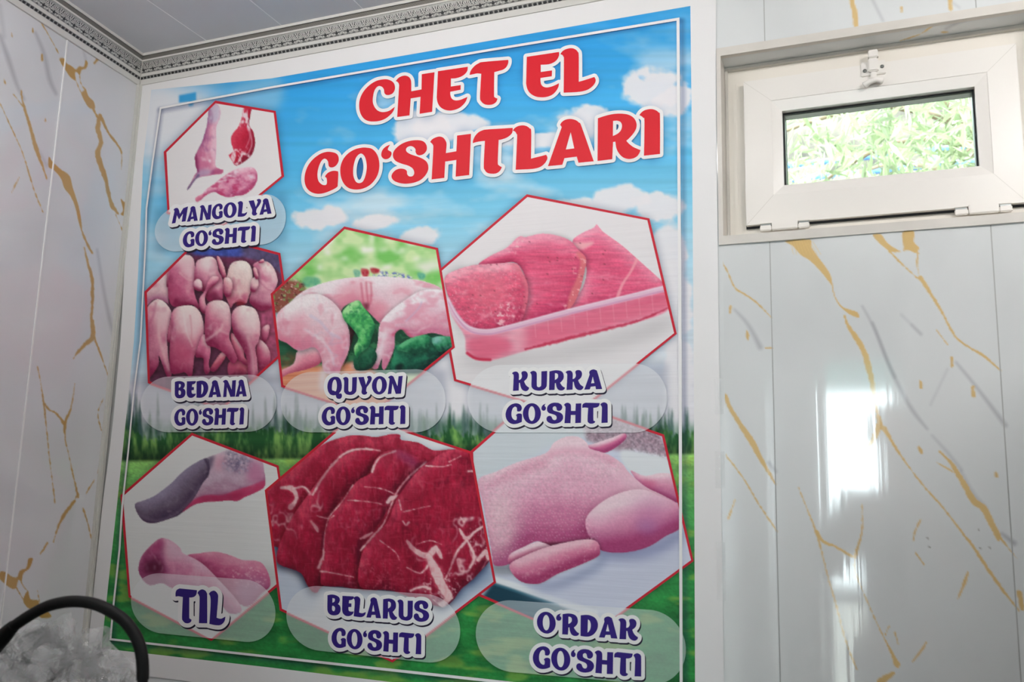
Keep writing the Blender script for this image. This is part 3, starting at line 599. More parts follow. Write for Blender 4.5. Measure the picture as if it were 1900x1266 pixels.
lw_far = 3.9
wall_left = mesh('wall_left', [np.array([XC, 0, 0]) + LE * s - LN * d + np.array([0, 0, z]) for s in (-.15, lw_far) for d in (.0, .12) for z in (0, CEIL_Z + .06)], [(0, 1, 3, 2), (4, 6, 7, 5), (0, 4, 5, 1), (2, 3, 7, 6), (1, 5, 7, 3), (0, 2, 6, 4)], m_sub)
tag(wall_left, kind='structure')
_q = onZ(115.3, 66, CORN_Z); SEAM_L = .243
sl = [0.006, SEAM_L] + [SEAM_L + PW * k for k in range(1, 11)]
for k, (a, b) in enumerate(zip(sl[:-1], sl[1:])):
    g = .0009; b = min(b, lw_far); w = b - a
    pieces = [(1.02, CORN_Z + .03, CV_L, .0024), (0, 1.02, None, .1)] if k < 2 else ([(1.02, CORN_Z + .03, 'rep', .004), (0, 1.02, None, .1)] if k < 5 else [(0, CORN_Z + .03, None, .1)])
    for z0, z1, cvx, stp in pieces:
        nu = max(8, int(w / stp)) if cvx else 10; nz_ = max(2, int((z1 - z0) / stp)) if cvx else 2
        S, Z = np.meshgrid(np.linspace(a + g, b - g, nu + 1), np.linspace(z1, z0, nz_ + 1))
        w0 = PW; t = (S - b) / w0 * 2 + 1
        h = .0005 + .0016 * (1 - t ** 2)
        Pw = np.array([XC, 0, 0]) + S[..., None] * LE + h[..., None] * LN; Pw[..., 2] = Z
        col = np.ones(Pw.shape) * lin(np.array([226, 227, 230]) / 255)
        fr_ = np.clip((b - S) / PW, 0, 1)
        if cvx == 'rep': col = repeat_print(fr_, Z, .29 * k)
        elif cvx is not None:
            px, py = proj(Pw); ins = (px > cvx.x0 + 2); col = np.where(ins[..., None], cvx.sample(px, py), repeat_print(fr_, Z, .29 * k))
        gridmesh('panel', Pw[:, ::-1], col[:, ::-1], np.ones((nz_, nu), bool), m_panel, wall_left)
def lbox(name, s0, s1, d0, d1, z0, z1, m, parent):
    v = [np.array([XC, 0, z]) + LE * s + LN * d for z in (z0, z1) for s, d in ((s0, d0), (s1, d0), (s1, d1), (s0, d1))]
    return mesh(name, v, BOXF, m, parent)
lbox('joint_strip', SEAM_L - .0018, SEAM_L + .0012, 0, .0024, 0, CORN_Z + .02, m_seam, wall_left)

wall_right = boxes('wall_right', [(ROOM_R, ROOM_R + .12, ROOM_F - .1, .1, 0, CEIL_Z + .06)], m_dwall)
tag(wall_right, kind='structure')
wall_front = boxes('wall_front', [(-1.9, FD[0], ROOM_F - .14, ROOM_F, 0, CEIL_Z + .06), (FD[1], ROOM_R + .12, ROOM_F - .14, ROOM_F, 0, CEIL_Z + .06), (FD[0], FD[1], ROOM_F - .14, ROOM_F, FD[3], CEIL_Z + .06)], m_plain)
tag(wall_front, kind='structure')
floor = boxes('floor', [(-1.9, ROOM_R + .12, ROOM_F - .14, .14, -.08, 0)], m_floor); tag(floor, kind='structure')
# ceiling of long narrow plastic panels
m_ceil = mat('grey_ceiling_panel', rgb(214, 216, 219), .45)
m_cseam = mat('pale_ceiling_joint', rgb(250, 250, 250), .5)
ceiling = boxes('ceiling', [(-1.9, ROOM_R + .12, ROOM_F - .14, .14, CEIL_Z + .008, CEIL_Z + .06)], m_cseam); tag(ceiling, kind='structure')
xs = [-1.432 + .2165 * k for k in range(-2, 15)]
for a, b in zip(xs[:-1], xs[1:]):
    a, b = max(a, -1.88), min(b, ROOM_R + .1)
    if b > a:
        boxes('panel', [(a + .0006, b - .0006, ROOM_F, .02, CEIL_Z, CEIL_Z + .008)], m_ceil, ceiling)
        boxes('joint_strip', [(b - .0010, b + .0010, ROOM_F, .02, CEIL_Z - .0004, CEIL_Z + .004)], m_cseam, ceiling)

# ------------------------------------------------------------------ cornice with palmette ornament
m_corn = mat('cornice_plastic', rgb(226, 224, 218), .38)
m_orn_bg = mat('silver_ornament_ground', rgb(190, 190, 186), .35, metal=.25, noise=.3, nscale=350)
m_orn = mat('charcoal_relief', rgb(52, 53, 54), .4); m_orn_hi = mat('pale_relief', rgb(226, 226, 220), .4)
m_hatch = bpy.data.materials.new('dark_hatched_band'); m_hatch.use_nodes = True
nt = m_hatch.node_tree; bb = nt.nodes['Principled BSDF']; wv = nt.nodes.new('ShaderNodeTexWave'); tc = nt.nodes.new('ShaderNodeTexCoord'); rp = nt.nodes.new('ShaderNodeValToRGB')
wv.bands_direction = 'DIAGONAL'; wv.inputs['Scale'].default_value = 190; rp.color_ramp.elements[0].color = rgb(74, 72, 68); rp.color_ramp.elements[1].color = rgb(150, 147, 140)
nt.links.new(tc.outputs['Object'], wv.inputs['Vector']); nt.links.new(wv.outputs['Fac'], rp.inputs[0]); nt.links.new(rp.outputs[0], bb.inputs['Base Color'])
corn = empty('trim_1', (XC, 0, CORN_Z)); tag(corn, kind='structure')
_cn = np.array([math.sin(math.atan2(.063, .034)), -math.cos(math.atan2(.063, .034))])   # (d, z) of the outward normal
def cpt(t, r=0): return np.array([.006 + .034 * t, CORN_Z + .063 * t]) + _cn * r
LFAR = 3.0
def path3(d, z):                                       # left far, mitre, right far
    # left wall offset line: XC + LE*s + LN*d ; back wall: y=-d
    s = (d + LN[1] * d) / (-LE[1])
    cxn = XC + LE[0] * s + LN[0] * d
    return [np.array([XC, 0, z]) + LE * LFAR + LN * d, np.array([cxn, -d, z]), np.array([ROOM_R, -d, z])]
def strip(name, pts, m):
    rows = [path3(d, z) for d, z in pts]; v = [p for r in rows for p in r]; f = []
    for i in range(len(rows) - 1):
        for k in range(2): f.append((i * 3 + k, i * 3 + k + 1, (i + 1) * 3 + k + 1, (i + 1) * 3 + k))
    return mesh(name, v, f, m, corn)
strip('lower_fillet', [(0, CORN_Z), tuple(cpt(0, .0)), tuple(cpt(.0, .0015)), tuple(cpt(.165, .0015)), tuple(cpt(.165, 0))], m_corn)
strip('bead_ground', [tuple(cpt(.165, 0)), tuple(cpt(.265, 0))], m_orn_bg)
strip('middle_fillet', [tuple(cpt(.265, 0)), tuple(cpt(.27, .0016)), tuple(cpt(.36, .0016)), tuple(cpt(.365, 0))], m_corn)
strip('ornament_ground', [tuple(cpt(.365, 0)), tuple(cpt(.55, .0008)), tuple(cpt(.745, 0))], m_orn_bg)
strip('upper_fillet', [tuple(cpt(.745, 0)), tuple(cpt(.75, .002)), tuple(cpt(.80, .002)), tuple(cpt(.805, -.002))], m_corn)
strip('hatched_band', [tuple(cpt(.805, -.002)), tuple(cpt(.93, -.002))], m_hatch)
strip('upper_lip', [tuple(cpt(.93, -.002)), tuple(cpt(.935, .0022)), tuple(cpt(.99, .0022)), (cpt(1, .0022)[0] + .001, CEIL_Z + .002)], m_corn)
def motif():
    """one palmette and the lotus beside it; x along the wall, y up the slope, z outwards; unit pitch"""
    bm = bmesh.new()
    def petal(x, y, ang, ln, wd, mi, z=.012):
        ca, sa = math.sin(ang), math.cos(ang)
        q = [(0, 0), (.55 * ln, wd), (ln, .35 * wd), (ln, -.35 * wd), (.55 * ln, -wd)]
        v = [bm.verts.new((x + ca * a + sa * b, y + sa * a - ca * b, z)) for a, b in q]
        f = bm.faces.new(v); f.normal_update(); f.material_index = mi
        if f.normal.z < 0: f.normal_flip()
    for k in range(9):
        an = (k - 4) * .36; petal(.32, .26, an, .50 - .025 * abs(k - 4), .040, 0)
    for k in range(8):
        an = (k - 3.5) * .36; petal(.32, .30, an, .54, .030, 1, .018)
    petal(.32, .12, 0, .30, .085, 0, .022); petal(.32, .12, .75, .2, .04, 0, .022); petal(.32, .12, -.75, .2, .04, 0, .022)
    for an, ln in ((-.42, .62), (.0, .55), (.42, .62)): petal(.82, .30, an, ln, .045, 0, .014)
    for an in (-.22, .22): petal(.82, .36, an, .5, .04, 1, .018)
    for sx, sg in ((.06, 1), (.58, -1), (.60, 1), (1.04, -1)):
        petal(sx, .10, sg * .9, .24, .05, 1, .016); petal(sx + .06 * sg, .02, sg * 1.3, .26, .03, 0, .015)
    me = bpy.data.meshes.new('palmette'); bm.to_mesh(me); bm.free()
    me.materials.append(m_orn); me.materials.append(m_orn_hi)
    return me
me_pal = motif()
PITCH_P = float((onY(820, 30)[0] - onY(601, 68)[0]) / 10) * .976
o0 = cpt(.375, .0006); o1 = cpt(.74, .0006); SLOPE = np.linalg.norm(o1 - o0)
def put_motif(base, e, nrm):
    up = (nrm * (o1 - o0)[0] + np.array([0, 0, 1]) * (o1 - o0)[1]) / SLOPE
    nn = nrm * _cn[0] + np.array([0, 0, 1]) * _cn[1]
    o = bpy.data.objects.new('palmette', me_pal)
    S = SLOPE
    M_ = Matrix(((e[0] * PITCH_P, up[0] * S, nn[0] * .02, base[0]), (e[1] * PITCH_P, up[1] * S, nn[1] * .02, base[1]), (e[2] * PITCH_P, up[2] * S, nn[2] * .02, base[2]), (0, 0, 0, 1)))
    link(o, corn); o.matrix_basis = Matrix.Translation(-Vector(corn.location)) @ M_
c0 = path3(*o0)[1]
n_b = int((0.35 - c0[0]) / PITCH_P)
for k in range(n_b): put_motif(c0 + EX * (.002 + k * PITCH_P), EX, NB)
for k in range(34): put_motif(c0 + LE * (.002 + (k + 1) * PITCH_P), -LE, LN)
bv, bf = [], []
def bead(base, e, nrm):
    p0, p1 = cpt(.175, .0008), cpt(.255, .0008); up = nrm * (p1 - p0)[0] + np.array([0, 0, 1]) * (p1 - p0)[1]
    nn = nrm * _cn[0] + np.array([0, 0, 1]) * _cn[1]; L_ = PITCH_P * .26
    i = len(bv)
    for u, v_ in ((0, .1), (.35, 0), (1, .1), (1, .9), (.65, 1), (0, .9)): bv.append(base + e * u * L_ + up * v_)
    bv.append(base + e * .5 * L_ + up * .5 + nn * .0012)
    for j in range(6): bf.append((i + j, i + (j + 1) % 6, i + 6))
p_ = cpt(.175, .0008); cb = path3(*p_)[1]
for k in range(int(2.2 / (PITCH_P * .37))): bead(cb + EX * (.002 + k * PITCH_P * .37), EX, NB)
for k in range(90): bead(cb + LE * (.002 + PITCH_P * .26 + k * PITCH_P * .37), -LE, LN)
tag(mesh('bead_row', bv, bf, m_orn, corn), kind='stuff')
_m = [path3(*cpt(t, .003))[1] for t in (0, .2, .4, .6, .74)]
tube('mitre_joint', _m, .0011, m_corn, corn, seg=6, sub=1)
# corner strip
m_strip = mat('corner_strip_plastic', rgb(214, 213, 206), .4)
tr2 = boxes('trim_2', [(XC - .002, -1.6575, -.012, 0.001, 0, CORN_Z + .004)], m_strip, None, .003); tag(tr2, kind='structure')

# ------------------------------------------------------------------ window in the back wall
m_upvc = mat('white_window_plastic', rgb(240, 236, 230), .3); m_upvc2 = mat('cream_window_frame', rgb(238, 232, 222), .35)
m_case = mat('pale_wood_casing', rgb(222, 217, 209), .4, noise=.12, nscale=14)
m_gask = mat('black_gasket', rgb(22, 22, 26), .6); m_spacer = mat('grey_spacer_bar', rgb(150, 148, 140), .4, metal=.3)
m_chrome = mat('steel_screw', rgb(150, 154, 152), .3, metal=.9)
m_glass = bpy.data.materials.new('window_glass'); m_glass.use_nodes = True
nt = m_glass.node_tree; nt.nodes.remove(nt.nodes['Principled BSDF'])
g1, g2, g3, g4 = nt.nodes.new('ShaderNodeBsdfTransparent'), nt.nodes.new('ShaderNodeBsdfGlossy'), nt.nodes.new('ShaderNodeMixShader'), nt.nodes.new('ShaderNodeFresnel')
g1.inputs[0].default_value = (.93, .97, .95, 1); g2.inputs['Roughness'].default_value = .02; g4.inputs[0].default_value = 1.45
nt.links.new(g4.outputs[0], g3.inputs[0]); nt.links.new(g1.outputs[0], g3.inputs[1]); nt.links.new(g2.outputs[0], g3.inputs[2]); nt.links.new(g3.outputs[0], nt.nodes['Material Output'].inputs[0])
win = empty('window_1', ((WX0 + WX1) / 2, 0, WZ0)); tag(win, kind='structure')
ct, cl, cb_ = .0165, .0080, .0165
O = (WX0, WX1, WZ0, WZ1); I = (WX0 + cl, WX1 - cl, WZ0 + cb_, WZ1 - ct)
frame_ring('casing', O, I, -.0055, .006, m_case, win)
mrev = mat_vcol('reveal_marble', .2)
def reveal(name, A, B, C_, E_):                         # quad grid with the panel print
    u, v = np.meshgrid(np.linspace(0, 1, 260), np.linspace(0, 1, 24))
    A, B, C_, E_ = (np.array(q, float) for q in (A, B, C_, E_))
    Pw = (A * (1 - u[..., None]) + B * u[..., None]) * (1 - v[..., None]) + (E_ * (1 - u[..., None]) + C_ * u[..., None]) * v[..., None]
    px, py = proj(Pw); gridmesh(name, Pw, CV_R.sample(px, py), np.ones((23, 259), bool), mrev, win)
reveal('top_reveal', (I[0], .0062, I[3]), (I[1], .0062, I[3]), (I[1], GL, I[3]), (I[0], GL, I[3]))
mesh('side_reveal', [(I[0], .0062, I[2]), (I[0], GL, I[2]), (I[0], GL, I[3]), (I[0], .0062, I[3])], [(0, 1, 2, 3)], m_case, win)
mesh('side_reveal', [(I[1], .0062, I[2]), (I[1], GL, I[2]), (I[1], GL, I[3]), (I[1], .0062, I[3])], [(0, 3, 2, 1)], m_case, win)
mesh('sill', [(I[0], .0062, I[2]), (I[1], .0062, I[2]), (I[1], GL, I[2]), (I[0], GL, I[2])], [(0, 1, 2, 3)], m_case, win)
boxes('reveal_bead', [(I[0], I[1], GL - .009, GL + .001, I[3] - .0065, I[3])], m_case, win, .001)
boxes('reveal_bead', [(I[0], I[0] + .005, GL - .009, GL + .001, I[2], I[3] - .0065)], m_case, win, .001)
fr = frame_ring('fixed_frame', (I[0] - .01, I[1] + .01, I[2] - .012, I[3] + .01), (SX0 + .010, SX1 - .010, SZ0 + .012, SZ1 - .012), GL, GL + .06, m_upvc2, win)
boxes('frame_rebate', [(SX0 - .022, SX0 - .016, GL - .0015, GL + .001, I[2], SZ1 + .004)], m_upvc2, win)
_gq = [onY(*q, GL - .010) for q in ((1431,189.6),(1831,134),(1436.5,364.8),(1843.5,322))]
BX0, BX1 = float((_gq[0][0] + _gq[2][0]) / 2), float((_gq[1][0] + _gq[3][0]) / 2); BZ1, BZ0 = float((_gq[0][2] + _gq[1][2]) / 2), float((_gq[2][2] + _gq[3][2]) / 2)
GYL = GL + .006
_gq = [onY(*q, GYL) for q in ((1451.7,211),(1808,165),(1454.8,350),(1816.6,312.8))]
GX0, GX1 = float((_gq[0][0] + _gq[2][0]) / 2), float((_gq[1][0] + _gq[3][0]) / 2); GZ1, GZ0 = float((_gq[0][2] + _gq[1][2]) / 2), float((_gq[2][2] + _gq[3][2]) / 2)
YS = GL - .014
sash = frame_ring('sash', (SX0, SX1, SZ0, SZ1), (BX0, BX1, BZ0, BZ1), YS, GL + .03, m_upvc, win)
frame_ring('sash_edge_gasket', (SX0 - .0012, SX1 + .0012, SZ0 - .0040, SZ1 + .0004), (SX0 + .006, SX1 - .006, SZ0 + .006, SZ1 - .006), GL - .004, GL - .001, m_gask, win)
frame_ring('glazing_bead', (BX0, BX1, BZ0, BZ1), (GX0 + .0008, GX1 - .0008, GZ0 + .0008, GZ1 - .0008), YS + .0012, GYL, m_upvc, sash, YS + .0065)
frame_ring('glazing_gasket', (GX0, GX1, GZ0, GZ1), (GX0 + .0034, GX1 - .0034, GZ0 + .0006, GZ1 - .0034), GYL - .0012, GYL + .002, m_gask, sash)
frame_ring('spacer_bar', (GX0 + .001, GX1 - .001, GZ0 - .002, GZ1 - .001), (GX0 + .0045, GX1 - .0040, GZ0 + .0004, GZ1 - .0045), GYL + .004, GYL + .022, m_spacer, sash)
frame_ring('outer_gasket', (GX0 - .004, GX1 + .004, GZ0 - .004, GZ1 + .004), (GX0 + .0055, GX1 - .003, GZ0 - .001, GZ1 - .003), GYL + .024, GYL + .028, m_gask, sash)
for y in (GYL + .002, GYL + .0225): boxes('pane', [(GX0 - .002, GX1 + .002, y, y + .001, GZ0 - .002, GZ1 + .002)], m_glass, sash)
for (x0, z0, x1, z1) in ((SX0, SZ1, BX0, BZ1), (SX1, SZ1, BX1, BZ1), (SX0, SZ0, BX0, BZ0), (SX1, SZ0, BX1, BZ0)):   # welded mitres
    d = np.array([x1 - x0, z1 - z0]); d /= np.linalg.norm(d); n_ = np.array([-d[1], d[0]]) * .00035
    mesh('weld_line', [(x0 + n_[0], YS - .0001, z0 + n_[1]), (x1 + n_[0], YS - .0001, z1 + n_[1]), (x1 - n_[0], YS - .0001, z1 - n_[1]), (x0 - n_[0], YS - .0001, z0 - n_[1])], [(0, 1, 2, 3)], m_case, sash)
# hinges along the lower edge
for pa, pb, pc, pd in ((1409.5, 1431.5, 1480, 1501.5), (1773, 1799, 1856, 1881)):
    xx_ = [float(onY(p, 412, YS - .006)[0]) for p in (pa, pb, pc, pd)]
    zz = SZ0 - .0055
    hg = boxes('hinge', [(xx_[1], xx_[2], YS - .006, YS + .004, zz - .0085, zz + .0085)], m_upvc, win, .0015)
    for a, b in ((xx_[0], xx_[1] - .0006), (xx_[2] + .0006, xx_[3])):
        boxes('hinge_knuckle', [(a, b, YS - .005, YS + .004, zz - .0085, zz + .0015)], m_upvc, hg, .0015)
        boxes('hinge_leaf', [(a, b, YS - .003, YS + .004, zz + .0052, zz + .0085)], m_upvc, hg, .0008)
        boxes('hinge_pin', [(a + .001, b - .001, YS - .001, YS + .003, zz + .0018, zz + .0050)], m_chrome, hg)
# latch at the top
lx, lz = float(onY(1620, 122, YS - .006)[0]), float(onY(1620, 122, YS - .006)[2])
K = .00103
lat = boxes('latch', [(lx - 20 * K, lx + 20 * K, YS - .004, YS + .002, lz - 16 * K, lz + 10 * K)], m_upvc, sash, .0012)
W2 = lambda px, py: (float(onY(px, py, YS - .008)[0]), float(onY(px, py, YS - .008)[2]))
boxes('latch_bolt', [(lx - 8.5 * K, lx + 8.5 * K, YS - .012, GL, lz - 12 * K, lz + 13 * K)], m_upvc, lat, .002)
boxes('latch_bolt_end', [(lx - 7.5 * K, lx + 9 * K, YS - .010, GL + .004, lz + 14.5 * K, lz + 29 * K)], m_upvc, lat, .0015)
boxes('latch_neck', [(lx - 5 * K, lx + 5 * K, YS - .010, YS, lz - 26 * K, lz - 11 * K)], m_upvc, lat, .002)
tube('latch_grip', [(lx - 16 * K, YS - .006, lz - 35 * K), (lx - 6 * K, YS - .010, lz - 31 * K), (lx + 4 * K, YS - .010, lz - 29 * K), (lx + 14 * K, YS - .006, lz - 31 * K)], [.0062, .0048, .0048, .0062], m_upvc, lat, seg=12)
for dx, dz in ((-14, -7), (14.5, -3)): tube('screw', [(lx + dx * K, YS - .0052, lz + dz * K), (lx + dx * K, YS - .002, lz + dz * K)], .0034, m_chrome, lat, seg=10, sub=1)

# ------------------------------------------------------------------ the poster print
HEX = {
 'mangolya': [(401.8,189.1),(513,208),(528.4,328.7),(417,420),(314.1,396.5),(307.2,283.2)],
 'bedana': [(381,434),(521.6,471.3),(545.8,640.5),(413.5,760),(277.6,711),(271.4,542.4)],
 'quyon': [(641.3,422.6),(813.8,462.1),(845.1,645.5),(689.8,771.1),(525.3,718.2),(505.7,546.5)],
 'kurka': [(979.3,363),(1205.3,407.5),(1255.8,620.2),(1065.2,772.7),(845.3,707.1),(809.3,509.6)],
 'til': [(358.6,804.6),(518.6,865.1),(550,1060),(394.9,1188.4),(242,1107.4),(227.1,919.6)],
 'belarus': [(661,769),(876.4,839.1),(921.5,1080.8),(730.6,1228),(522.7,1132),(494.9,910.2)],
 'ordak': [(1000.7,728),(1232.4,807.6),(1286.9,1041),(1084.6,1188.8),(886.9,1103.6),(876.1,837.6)],
}
def hexbox(k, pad=6):
    p = np.array(HEX[k]); return p[:, 0].min() - pad, p[:, 1].min() - pad, p[:, 0].max() + pad, p[:, 1].max() + pad
PHOTO = {}
# --- lamb legs on white
cv = Canvas(*hexbox('mangolya'), col=(236, 233, 233)); P = crop(270, 170, 4.083); PHOTO['mangolya'] = cv
leg = P((490,130),(510,105),(535,95),(562,110),(578,150),(575,200),(558,240),(545,280),(545,360),(545,450),(540,540),(545,575),(570,590),(598,597),(600,610),(585,628),(545,632),(500,640),(450,648),(405,660),(375,690),(345,735),(325,752),(330,730),(355,690),(380,640),(400,610),(388,560),(383,500),(395,470),(415,430),(440,380),(455,330),(470,280),(480,230),(483,170))
cv.blob(leg, (228,160,185), (242,205,218), (165,85,130), rad=5, L=(1, -.4), edge=.35, nz=.35, ns=(9, 14), seed=11)
cv.fill(P((495,110),(560,105),(575,170),(550,235),(490,240),(488,160)), (196,212,228), .6, 3)
cv.fill(P((385,500),(440,440),(500,480),(520,560),(470,640),(400,620)), (205,95,135), .5, 5)
cv.fill(P((383,490),(405,520),(410,600),(390,570)), (140,40,85), .8, 2)
cv.fill(P((400,610),(470,590),(520,620),(420,650)), (178,180,208), .6, 3)
cv.fill(P((545,580),(600,600),(585,630),(500,638)), (178,60,110), .7, 2)
cv.stroke(P((330,745),(375,685),(410,640)), 5, (95,90,130), .7, 1.2); cv.stroke(P((388,480),(395,560),(410,610)), 3, (130,36,84), .6, 1.5); cv.stroke(P((480,180),(478,230),(450,340),(410,440)), 2.5, (150,110,170), .6, 1.2)
cv.fill(P((485,525),(505,520),(500,545)), (250,246,250), .9, 1)
cv.veins(leg, 10, 26, 15, .05, (150,70,130), .5, .4, 20); cv.veins(leg, 8, 20, 16, .05, (244,226,234), .6, .45, 20)
m2 = P((755,125),(810,125),(805,180),(795,240),(800,270),(825,310),(838,370),(835,430),(810,490),(760,535),(695,567),(665,530),(640,490),(655,475),(675,450),(660,400),(658,350),(680,310),(710,275),(735,215))
cv.blob(m2, (200,35,66), (225,75,100), (135,15,45), rad=5, L=(-.6, -.6), edge=.3, nz=.3, ns=(10, 10), seed=12)
cv.grain(P((755,125),(810,125),(800,300),(770,270),(720,270),(735,215)), .95, 4, 12, 5, (240,225,230), .42)
cv.grain(P((680,440),(760,445),(800,430),(820,480),(740,545),(690,560),(650,490)), .9, 6, 8, 8, (242,225,228), .47)
cv.stroke(P((800,300),(815,400),(790,470)), 2, (235,190,200), .7, 1)
cv.stroke(P((780,280),(800,350),(770,430)), 1.6, (235,180,195), .6, 1)
m3 = P((385,820),(400,800),(440,780),(470,745),(520,710),(570,670),(640,620),(700,590),(760,580),(820,580),(850,610),(858,660),(845,700),(820,740),(760,785),(700,795),(630,805),(570,785),(530,765),(470,790),(430,825),(400,840))
cv.blob(m3, (228,150,180), (245,215,225), (185,75,120), rad=5, L=(-.4, -1), edge=.3, nz=.55, ns=(14, 9), seed=13)
cv.grain(m3, .75, 13, 8, 21, (200,55,105), .58); cv.grain(m3, .8, 12, 7, 22, (240,222,232), .6)
cv.stroke(P((790,790),(850,720),(855,640)), 4, (188,70,115), .6, 2)
cv.veins(m3, 14, 10, 25, .05, (170,30,84), .6, .4, 22); cv.fill(P((385,820),(400,800),(440,785),(420,830),(400,838)), (225,130,155), .8, 1.5)
# --- quails in a tray
cv = Canvas(*hexbox('bedana'), col=(96, 48, 74)); P = crop(260, 450, 3.517); PHOTO['bedana'] = cv
cv.fill(P((250,-60),(700,-60),(690,90),(420,110),(330,60),(250,90)), (66,84,168), 1, 4)
cv.fill(P((690,-40),(940,60),(950,250),(820,160),(690,110)), (96,84,124), 1, 4)
cv.stroke(P((380,110),(600,120),(800,150),(960,260)), 12, (122,50,84), .9, 3)
cv.fill(P((780,400),(900,300),(960,560),(890,820),(760,850)), (176,84,118), 1, 6)
cv.grain(P((0,0),(1000,0),(1000,1100),(0,1100)), .25, 7, 7, 3, smooth=False)
bd, hi, lo = (226,146,168), (252,238,232), (140,34,76)
def bird(pts, b=bd, h=hi, l=lo, rad=9, L=(.3, -1), **k):
    q = P(*pts); cv.darken(q, .7, 4, True, off=(1, 2), tint=(.75, 1, .9)); cv.blob(q, b, h, l, rad=rad, L=L, edge=.6, gain=2.1, nz=.2, **k)
    if rad > 5: cv.veins(q, 16, 34, k['seed'] + 60, .035, (252,240,236), .35, .45, 30); cv.grain(q, .5, 20, 24, k['seed'] + 70, (200,84,124), .58)
bird([(190,145),(215,135),(195,280),(195,400),(205,415),(160,385),(100,375),(45,420),(30,340),(100,250)], (232,196,200), (246,232,230), (190,120,150), seed=1)
bird([(200,130),(222,128),(208,270),(180,282)], (222,140,165), rad=3, seed=2)
bird([(220,130),(245,95),(300,83),(345,95),(365,140),(365,220),(360,300),(370,360),(395,420),(385,440),(350,410),(300,420),(240,425),(205,400),(190,330),(195,240),(205,180)], (212,112,146), seed=3)
cv.fill(P((265,130),(310,100),(350,130),(360,200),(345,250),(300,210)), (242,206,212), .8, 5)
cv.stroke(P((265,200),(310,240),(345,250)), 2, (245,215,215), .5, 2)
bird([(370,160),(385,120),(460,95),(505,120),(520,190),(545,240),(550,330),(540,380),(490,385),(450,385),(420,330),(370,290),(362,220)], (222,146,170), seed=4)
cv.fill(P((430,110),(480,110),(500,170),(440,190),(400,150)), (246,228,228), .8, 6)
bird([(510,95),(530,105),(560,170),(568,235),(545,230),(520,160)], (228,150,165), rad=3, seed=5)
cv.clipm = None; cv.fill(P((470,330),(510,330),(530,380),(480,385)), (120,30,66), .8, 3)
bird([(480,225),(522,230),(505,270),(455,310),(430,370),(447,440),(430,470),(400,440),(395,370),(430,320),(450,260)], (226,140,165), rad=4, seed=6)
bird([(360,260),(385,240),(410,260),(412,310),(390,322),(358,300)], (240,195,205), rad=4, seed=7)
bird([(590,165),(620,130),(680,122),(720,145),(740,200),(740,290),(720,350),(700,400),(660,390),(620,400),(600,430),(585,400),(565,340),(570,250)], (238,208,204), (250,240,232), (205,110,135), seed=8)
bird([(745,150),(790,125),(850,135),(890,190),(905,260),(880,330),(870,420),(800,450),(745,420),(720,380),(745,300),(770,260),(765,190)], (228,166,184), seed=9)
cv.stroke(P((790,260),(840,310),(890,320)), 2, (200,110,140), .6, 2)
bird([(555,240),(590,235),(610,270),(602,340),(575,362),(553,330)], (228,160,172), rad=4, seed=10)
bird([(740,240),(770,230),(780,280),(755,327),(725,310)], (236,196,200), rad=4, seed=11)
bird([(745,175),(765,170),(780,230),(760,240)], (232,170,180), rad=3, seed=12)
cv.clipm = None; cv.fill(P((635,395),(665,383),(692,395),(690,412),(640,416)), (150,30,50), .9, 1.5)
bird([(780,130),(810,110),(818,130),(790,140)], (220,120,145), rad=2, seed=13)
bird([(800,570),(850,540),(842,620),(810,662)], (205,110,140), rad=4, seed=14)
bird([(585,790),(640,770),(718,800),(700,868),(590,872)], (178,74,100), (214,130,140), (110,30,60), seed=15)
bird([(780,640),(830,670),(855,720),(857,780),(820,822),(785,830),(765,760)], (205,96,130), seed=16)
bird([(45,560),(40,470),(60,420),(110,375),(160,385),(200,430),(212,470),(195,560),(185,620),(190,720),(200,800),(216,850),(205,885),(180,870),(155,800),(130,740),(130,800),(80,875),(58,870),(48,700)], (224,148,170), seed=17)
cv.fill(P((100,480),(150,400),(200,440),(190,540),(140,600)), (244,216,216), .7, 7)
cv.stroke(P((110,400),(95,480),(55,560)), 3, (190,90,125), .6, 3); cv.stroke(P((135,500),(130,600),(160,720),(195,830)), 3, (246,214,214), .55, 3)
bird([(195,560),(218,470),(218,560),(208,650),(185,640)], (214,120,150), rad=3, seed=18)
bird([(210,480),(240,430),(300,415),(360,420),(400,460),(420,520),(425,590),(400,640),(380,700),(360,760),(350,860),(330,880),(300,850),(250,860),(210,850),(200,760),(205,650),(215,560)], (222,136,160), seed=19, rad=12)
cv.fill(P((255,440),(330,425),(390,470),(400,560),(370,640),(290,600),(250,540)), (248,228,226), .75, 8)
cv.fill(P((215,680),(300,640),(345,700),(330,800),(230,840)), (205,80,120), .5, 9)
cv.stroke(P((335,480),(345,580),(340,640)), 2, (225,150,165), .7, 2); cv.stroke(P((295,470),(310,580),(350,680)), 2, (250,238,236), .5, 2)
bird([(420,600),(450,640),(470,700),(457,790),(464,840),(440,862),(424,830),(420,760),(370,750),(385,680)], (220,120,155), rad=6, seed=20)
bird([(540,720),(570,740),(520,820),(490,847),(466,830),(500,770)], (206,96,120), rad=4, seed=21)
bird([(600,600),(650,625),(680,680),(690,750),(714,780),(700,807),(665,780),(620,740)], (218,116,140), rad=6, seed=22)
bird([(440,420),(480,385),(540,382),(585,410),(600,480),(600,560),(590,620),(620,700),(642,760),(620,792),(590,770),(560,730),(500,690),(445,670),(430,600),(430,520)], (216,124,152), rad=11, seed=23)
cv.stroke(P((440,640),(530,575),(545,540)), 3, (247,224,222), .6, 3); cv.stroke(P((530,575),(580,600)), 3, (247,224,222), .5, 3)
bird([(610,460),(650,420),(710,418),(760,440),(785,500),(792,580),(780,650),(760,690),(772,780),(772,885),(718,885),(710,800),(690,720),(650,650),(620,600),(605,530)], (228,154,174), rad=11, seed=24)
